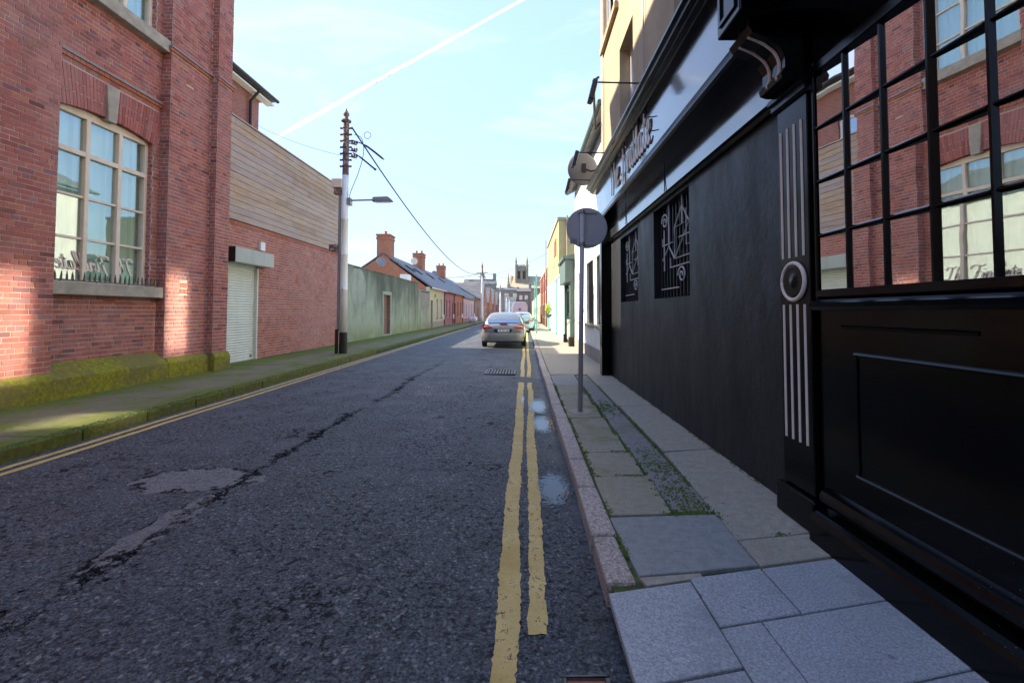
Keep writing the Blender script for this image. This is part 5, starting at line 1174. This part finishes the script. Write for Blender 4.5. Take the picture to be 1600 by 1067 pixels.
for a in ((1.385, 1.402, ya - .07, yb - .18, 3.56, 3.585), (1.385, 1.402, ya - .07, yb - .18, 4.3, 4.325), (1.385, 1.402, ya - .07, ya - .045, 3.585, 4.3), (1.385, 1.402, yb - .205, yb - .18, 3.585, 4.3)): B('block_moulding', 'gloss', blk, a)
B('head_cornice', 'gloss', pb, (1.50, XD, -3, ya - .13, 4.25, 4.42))
# lettering: brush script strokes, raised on pegs
G = {  # strokes in letter space (width, height; x-height 0.5, capitals 1.0)
 'T': ([[(-.12, .78), (-.08, .92), (.1, 1.0), (.38, .94), (.62, 1.02)], [(.34, .96), (.28, .6), (.2, .2), (.06, -.08)]], .52),
 'h': ([[(.12, 0), (.2, .5), (.3, 1.0)], [(.14, .12), (.26, .42), (.38, .48), (.38, .3), (.36, .08), (.44, .0), (.52, .08)]], .5),
 'e': ([[(.02, .24), (.24, .32), (.3, .46), (.18, .5), (.06, .34), (.06, .12), (.16, .0), (.34, .1)]], .36),
 'F': ([[(-.1, .76), (-.04, .94), (.2, 1.02), (.5, .95), (.78, 1.04)], [(.42, .98), (.34, .55), (.24, .1), (.1, -.2)], [(.2, .5), (.42, .54), (.56, .52)]], .6),
 'i': ([[(.1, .5), (.05, .15), (.1, .0), (.24, .1)], [(.15, .68), (.17, .73)]], .25),
 'n': ([[(.06, .5), (.04, .2), (.0, .0)], [(.04, .2), (.18, .45), (.3, .48), (.3, .25), (.28, .06), (.36, .0), (.46, .1)]], .46),
 'd': ([[(.34, .42), (.2, .5), (.06, .36), (.04, .12), (.14, .0), (.28, .14), (.38, .5), (.48, 1.02)], [(.37, .5), (.33, .12), (.4, .0), (.5, .1)]], .5),
 'l': ([[(.04, .1), (.2, .5), (.32, .96), (.24, 1.02), (.14, .6), (.1, .16), (.16, .0), (.28, .1)]], .3),
 'a': ([[(.34, .4), (.2, .5), (.06, .36), (.04, .12), (.14, .0), (.28, .16), (.36, .48)], [(.36, .48), (.32, .12), (.38, .0), (.48, .1)]], .48),
 't': ([[(.2, .82), (.12, .4), (.1, .12), (.18, .0), (.3, .1)], [(-.02, .56), (.16, .58), (.34, .62)]], .3)}
def script_letter(chh, x0, size, mapf, wdt, dep):
    m = MB()
    for st in G[chh][0]:
        pts = smoothcurve([Vector(((x0 + a + .18 * b) * size, b * size, 0)) for a, b in st], 5)
        for i in range(len(pts)):
            d_ = (pts[min(i + 1, len(pts) - 1)] - pts[max(i - 1, 0)]); d_ = d_.normalized() if d_.length > 0 else Vector((1, 0, 0)); n_ = Vector((-d_.y, d_.x, 0))
            e = .62 + .38 * math.sin(math.pi * i / max(1, len(pts) - 1)); h_ = wdt * e * (.8 + .4 * abs(d_.y))
            for q, w_ in ((n_ * h_, 0), (n_ * -h_, 0), (n_ * -h_, dep), (n_ * h_, dep)):
                p = pts[i] + q; m.v.append(mapf(p.x, p.y, w_))
        o = len(m.v) - 4 * len(pts)
        for i in range(len(pts) - 1):
            for k in range(4): m.f.append((o + i * 4 + k, o + i * 4 + (k + 1) % 4, o + i * 4 + 4 + (k + 1) % 4, o + i * 4 + 4 + k))
        m.f.append((o, o + 1, o + 2, o + 3)); e = len(m.v) - 4; m.f.append((e + 3, e + 2, e + 1, e))
    return m
def write(text, size, mapf, wdt, dep, mat, parent):
    x = 0
    for chh in text:
        if chh == ' ': x += .34; continue
        o = script_letter(chh, x, size, mapf, wdt, dep).build('letter', mat, parent)
        x += G[chh][1]
    return x * size
sign = MB().box(1.70, 1.705, 8.62, 8.63, 3.8, 3.81).build('lettering', 'cream_line', pb)
SZL = 0.545
fx = lambda z: 1.73 - (z - 3.70) * (.06 / .56)
mapf = lambda u_, v_, w_: (fx(3.83 + v_) - .014 - w_, 8.60 - u_, 3.83 + v_)
LEN = write('The Findlate', SZL, mapf, .023, .012, 'letter', sign)
for du, vv in ((.12, .08), (.12, .26)): MB().tube([(fx(3.83 + vv) + .01, 8.6 - LEN - du, 3.83 + vv), (fx(3.83 + vv) - .06, 8.6 - LEN - du, 3.83 + vv)], .008, 5).build('peg', 'black', sign)
# mirrored letters built on the low window in place of the pub sign's reflection
lw = MB().box(XB + .006, XB + .008, 9.2, 9.21, 2.35, 2.36).build('reflection_lettering', 'cream_line', winlow)
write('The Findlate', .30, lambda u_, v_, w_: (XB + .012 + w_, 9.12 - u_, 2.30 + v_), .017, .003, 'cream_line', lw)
# swan-neck floodlights over the fascia
for i, (yy, zz) in enumerate(((6.4, 4.86), (8.6, 4.62), (10.0, 4.5))):
    ft = thing('floodlight', ['nearest black floodlight on a bracket over the pub lettering', 'middle black floodlight on a bracket over the pub fascia', 'farthest black floodlight at the end of the pub fascia'][i], 'floodlight', (1.7, yy, 4.4), 'floodlights over the pub fascia')
    MB().tube([(1.80, yy, zz + .0), (1.05, yy, zz + .02)], .013, 6).build('arm', 'black', ft)
    MB().obox((1.0, yy, zz - .12), Vector((.25, 0, 1)).normalized(), (0, 1, 0), Vector((1, 0, -.25)).normalized(), .15, .1, .035).build('lamp_head', 'black', ft, bevel=.012)
    MB().obox((1.038, yy, zz - .13), Vector((.25, 0, 1)).normalized(), (0, 1, 0), Vector((1, 0, -.25)).normalized(), .12, .08, .004).build('lamp_glass', 'clear_lens', ft)
t = thing('satellite_dish', 'large grey satellite dish on the end of the pub above the cornice', 'satellite dish', (1.7, 10.3, 4.6))
dc = Vector((1.42, 10.6, 4.95)); MB().lathe(dc, [(.01, -.09), (.2, -.065), (.33, -.02), (.385, 0), (.39, .012), (.33, -.005), (.2, -.05), (.01, -.075)], 32, Vector((-.25, .95, .1))).build('bowl', 'dish', t, smooth=True)
MB().tube([(1.85, 10.33, 4.9), (1.6, 10.45, 4.85), (1.45, 10.52, 4.93)], .02, 6).box(1.38, 1.48, 10.48, 10.56, 4.85, 5.05).build('bracket', 'black', t)

# ------------------------------------------------------------------ unseen buildings behind the camera, added to dim light from behind
bk = thing('shade_block', 'unseen grey block added behind the camera to dim light from behind', 'building', (-3, -24, 0))
bh = [(-6.5 + 3.1 * i, -5.3 + 3.1 * i, z0_, z0_ + 2.0) for i in range(4) for z0_ in (1.2,)]
MB().wall('y', -24.0, -24.5, -7.6, 12, 0, 5.6, bh).box(-7.6, 12, -30, -24.5, 0, 5.6).build('wall', 'grey_render', bk, fix=False)
for a, b, c, d in bh: wd = B('window', 'frame_cream', bk, (a, b, -24.3, -24.25, c, d)); B('pane', 'darkglass', wd, (a + .1, b - .1, -24.25, -24.24, c + .1, d - .1))
bk2 = thing('shade_house', 'unseen brown brick house added behind the pub to dim light from behind', 'house', (4, -18, 0))
B('wall', 'bf_brown', bk2, (2.0, 12, -23.9, -14, 0, 7)); wd = B('window', 'frame_cream', bk2, (1.95, 2.02, -19, -17.8, 1.2, 3)); B('pane', 'darkglass', wd, (1.94, 1.949, -18.9, -17.9, 1.3, 2.9))

# ------------------------------------------------------------------ the rest of the right side
XWH = 2.12
wh = thing('white_house', 'white rendered two storey house joined to the black pub', 'house', (XWH, 14.4, .12))
h1 = [(11.0, 11.35, 1.28, 2.95), (12.35, 13.0, 1.18, 3.15), (13.6, 15.0, 1.18, 3.15), (16.2, 17.1, 1.18, 3.0)]
MB().wall('x', XWH, XWH + .35, Y1, 18.45, 0, 6.45, h1).box(XWH + .36, 9, Y1, 18.45, 0, 6.45).build('wall', 'white_render', wh, fix=False)
B('plinth', 'grey_render', wh, (XWH - .03, XWH + .01, Y1, 18.45, .1, .48))
for a, b, c, d in h1:
    wd = B('window', 'white', wh, (XWH + .16, XWH + .22, a, a + .06, c, d), (XWH + .16, XWH + .22, b - .06, b, c, d), (XWH + .16, XWH + .22, a + .06, b - .06, c, c + .07), (XWH + .16, XWH + .22, a + .06, b - .06, d - .07, d)); B('pane', 'darkglass', wd, (XWH + .18, XWH + .19, a + .06, b - .06, c + .07, d - .07))
    for i in range(int((b - a) / .13)): MB().tube([(XWH + .06, a + .08 + i * .13, c), (XWH + .06, a + .08 + i * .13, d)], .012, 5).build('bar', 'black', wd)
    B('sill', 'grey_render', wh, (XWH - .07, XWH + .15, a - .06, b + .06, c - .1, c))
MB().prism([(XWH - .3, 6.4), (XWH - .3, 6.52), (6, 8.6), (6, 8.45)], Y1 + .02, 18.6, 'xz').build('roof', 'slate', wh)
MB().tube([(XWH - .33, Y1, 6.48), (XWH - .33, 18.6, 6.48)], .06, 8).build('gutter', 'teal', wh)
MB().tube([(XWH - .08, 10.5, 6.4), (XWH - .08, 10.5, .2)], .05, 8).build('downpipe', 'grey_paint', wh)
sf = thing('teal_shopfront', 'teal shopfront with black door projecting beyond the white house', 'shop', (2.0, 20.5, .12))
B('wall', 'cyan_render', sf, (2.10, 6, 18.46, 21.4, 0, 3.7)); B('fascia_box', 'teal', sf, (1.72, 2.10, 18.5, 21.3, 2.78, 3.72), bevel=.015); MB().prism([(2.1, 3.72), (1.62, 3.72), (1.62, 3.82), (2.1, 3.95)], 18.42, 21.4, 'xz').build('cornice', 'teal', sf)
for a, b in ((18.5, 18.82), (21.0, 21.3)): p_ = B('pilaster', 'teal', sf, (1.93, 2.10, a, b, .12, 2.78)); B('pilaster_base', 'black', p_, (1.88, 2.1, a - .04, b + .04, .118, .5))
dr = B('door', 'black', sf, (2.02, 2.10, 19.1, 20.8, .14, 2.6)); B('door_panel', 'stone', dr, (2.005, 2.02, 19.2, 20.7, .3, 1.2)); B('door_glass', 'darkglass', dr, (2.005, 2.02, 19.2, 20.7, 1.35, 2.45))
mu = thing('mustard_building', 'mustard rendered two storey building with pale cyan ground floor', 'building', (2.1, 32, .12))
B('wall', 'mustard', mu, (2.11, 9, 26.7, 38.8, 3.66, 7.05)); B('ground_floor', 'cyan_render', mu, (2.09, 9, 21.42, 38.8, 0, 3.66)); B('coping', 'stone', mu, (2.02, 9, 26.6, 38.9, 7.05, 7.2))
B('front_window', 'farglass', mu, (3.1, 3.5, 26.66, 26.70, 5.6, 6.1)); wv = B('street_vent', 'rust', mu, (2.08, 2.11, 28.5, 30.6, 5.2, 6.3))
for i in range(7): B('louvre', 'bf_brown', wv, (2.06, 2.08, 28.55, 30.55, 5.25 + i * .15, 5.34 + i * .15))
MB().tube([(2.6, 26.6, 3.7), (2.6, 26.6, 7.3)], .06, 8).build('soil_pipe', 'tan', mu); MB().tube([(2.02, 38.0, 4.6), (1.9, 38.0, 4.6), (1.9, 38, 7.6)], .05, 8).build('flue', 'grey_paint', mu)
wirem([(2.08, 38.0, 4.6), (2.06, 34, 5.2), (2.06, 31, 4.6), (2.06, 27, 5.0)], .02).build('wall_cable', 'grey_paint', mu)
B('green_door', 'green_door', mu, (2.05, 2.09, 36.2, 37.4, .13, 2.4)); B('drain_pipe', 'cyan_render', mu, (2.0, 2.09, 28.0, 28.12, .1, 3.6))
B('roof_band', 'white', mu, (2.03, 2.09, 21.45, 38.7, 3.56, 3.66))
hb_ = thing('hanging_basket', 'bright yellow-green plant hanging on the pale cyan wall', 'plant', (1.85, 33, 1.2))
m = MB(); rb = random.Random(3)
for i in range(200):
    a = Vector((rb.gauss(0, 1), rb.gauss(0, 1), rb.gauss(0, 1))).normalized() * rb.random() ** .4; c = Vector((1.82, 33, 1.75)) + Vector((a.x * .25, a.y * .35, a.z * .42)); u_ = Vector((rb.gauss(0, 1), rb.gauss(0, 1), rb.gauss(0, 1))).normalized(); v_ = u_.orthogonal().normalized(); m.add([c - u_ * .07, c + v_ * .04, c + u_ * .07, c - v_ * .04], [(0, 1, 2, 3)])
m.build('foliage', 'leaf', hb_, fix=False); MB().lathe((1.84, 33, 1.1), [(.1, 0), (.2, .1), (.24, .25), (.25, .27)], 12).build('basket', 'teal', hb_)
rt = thing('red_terrace', 'red brick terrace with flat parapet beyond the mustard building', 'house', (2.3, 50, .12))
B('wall', 'bf_red', rt, (2.30, 10, 39.0, 62, 0, 5.7)); B('parapet', 'stone', rt, (2.24, 10, 38.95, 62.1, 5.7, 5.85)); chimney(rt, 4.2, 40.2, 5.7, 7.4, .5, .6, 2, 'bf_red')
for i in range(5):
    a = 40.5 + i * 4.3
    for c, d in ((.9, 2.4), (3.5, 5.0)): wd = B('window', 'white', rt, (2.26, 2.305, a, a + 1.1, c, d)); B('pane', 'farglass', wd, (2.25, 2.258, a + .1, a + 1.0, c + .1, d - .1))
    B('pier', 'bf_red', rt, (2.2, 2.31, a - 1.1, a - .7, 0, 5.6)); B('door', 'green_door' if i % 2 else 'black', rt, (2.27, 2.305, a + 1.7, a + 2.6, .12, 2.3))
ct = thing('cream_terrace', 'low cream rendered terrace far up the right side', 'house', (2.5, 90, .12))
B('wall', 'yellow_render', ct, (2.5, 10, 62.2, 130, 0, 4.6)); MB().prism([(2.3, 4.5), (6, 6.8), (10, 4.5)], 62.2, 130, 'xz').build('roof', 'slate', ct)
for i in range(8): a = 64 + i * 7; wd = B('window', 'white', ct, (2.46, 2.505, a, a + 1.2, 1.0, 2.6)); B('pane', 'darkglass', wd, (2.45, 2.458, a + .1, a + 1.1, 1.1, 2.5)); B('door', 'maroon_render', ct, (2.47, 2.505, a + 3, a + 4, .12, 2.3))
for cy in (64, 84, 104): chimney(ct, 6, cy, 6.2, 8.4, .5, .8, 2)
for i, (x, y, z) in enumerate(((.86, 29.6, 4.0), (.95, 38, 4.1))):
    tp = thing('signpost', ['nearer teal signpost on the right pavement past the silver car', 'farther teal signpost on the right pavement'][i], 'signpost', (x, y, .12)); MB().tube([(x, y, .1), (x, y, z)], .045, 10).build('post', 'teal_post', tp); B('plate', 'teal_post', tp, (x - .012, x + .012, y - .25, y + .25, z - .55, z - .02))

# ------------------------------------------------------------------ contrail high over the street
def mk_contrail():
    s = NT('contrail_vapour'); s.t.nodes.remove(s.t.nodes[0]) if False else None
    v = s.n('VolumePrincipled'); v.inputs['Color'].default_value = (1, 1, 1, 1); v.inputs['Anisotropy'].default_value = 0.05
    x = s.xyz()[0]
    f = s.smooth(x, -1420.0, -500.0)
    s.set(v.inputs['Density'], s.math('MULTIPLY', s.math('ADD', s.math('MULTIPLY', f, 0.03), s.math('MULTIPLY', s.math('MULTIPLY', f, f), .09)), s.math('ADD', .6, s.noise(.02, 3, .5))))
    s.t.links.new(v.outputs[0], s.out.inputs['Volume']); return s.m
A, Bp = Vector((250, 1060, 900)), Vector((-1420, 2399, 900)); n = 60; pts = [A.lerp(Bp, i / n) for i in range(n + 1)]
tag(MB().tube(pts, [(2.9 + 10 * (i / n)) * (1 + .25 * mnoise.noise((i * .9, 1.3, 0))) for i in range(n + 1)], 14).build('contrail', mk_contrail(), smooth=True), 'white aircraft contrail slanting across the blue sky', 'contrail')
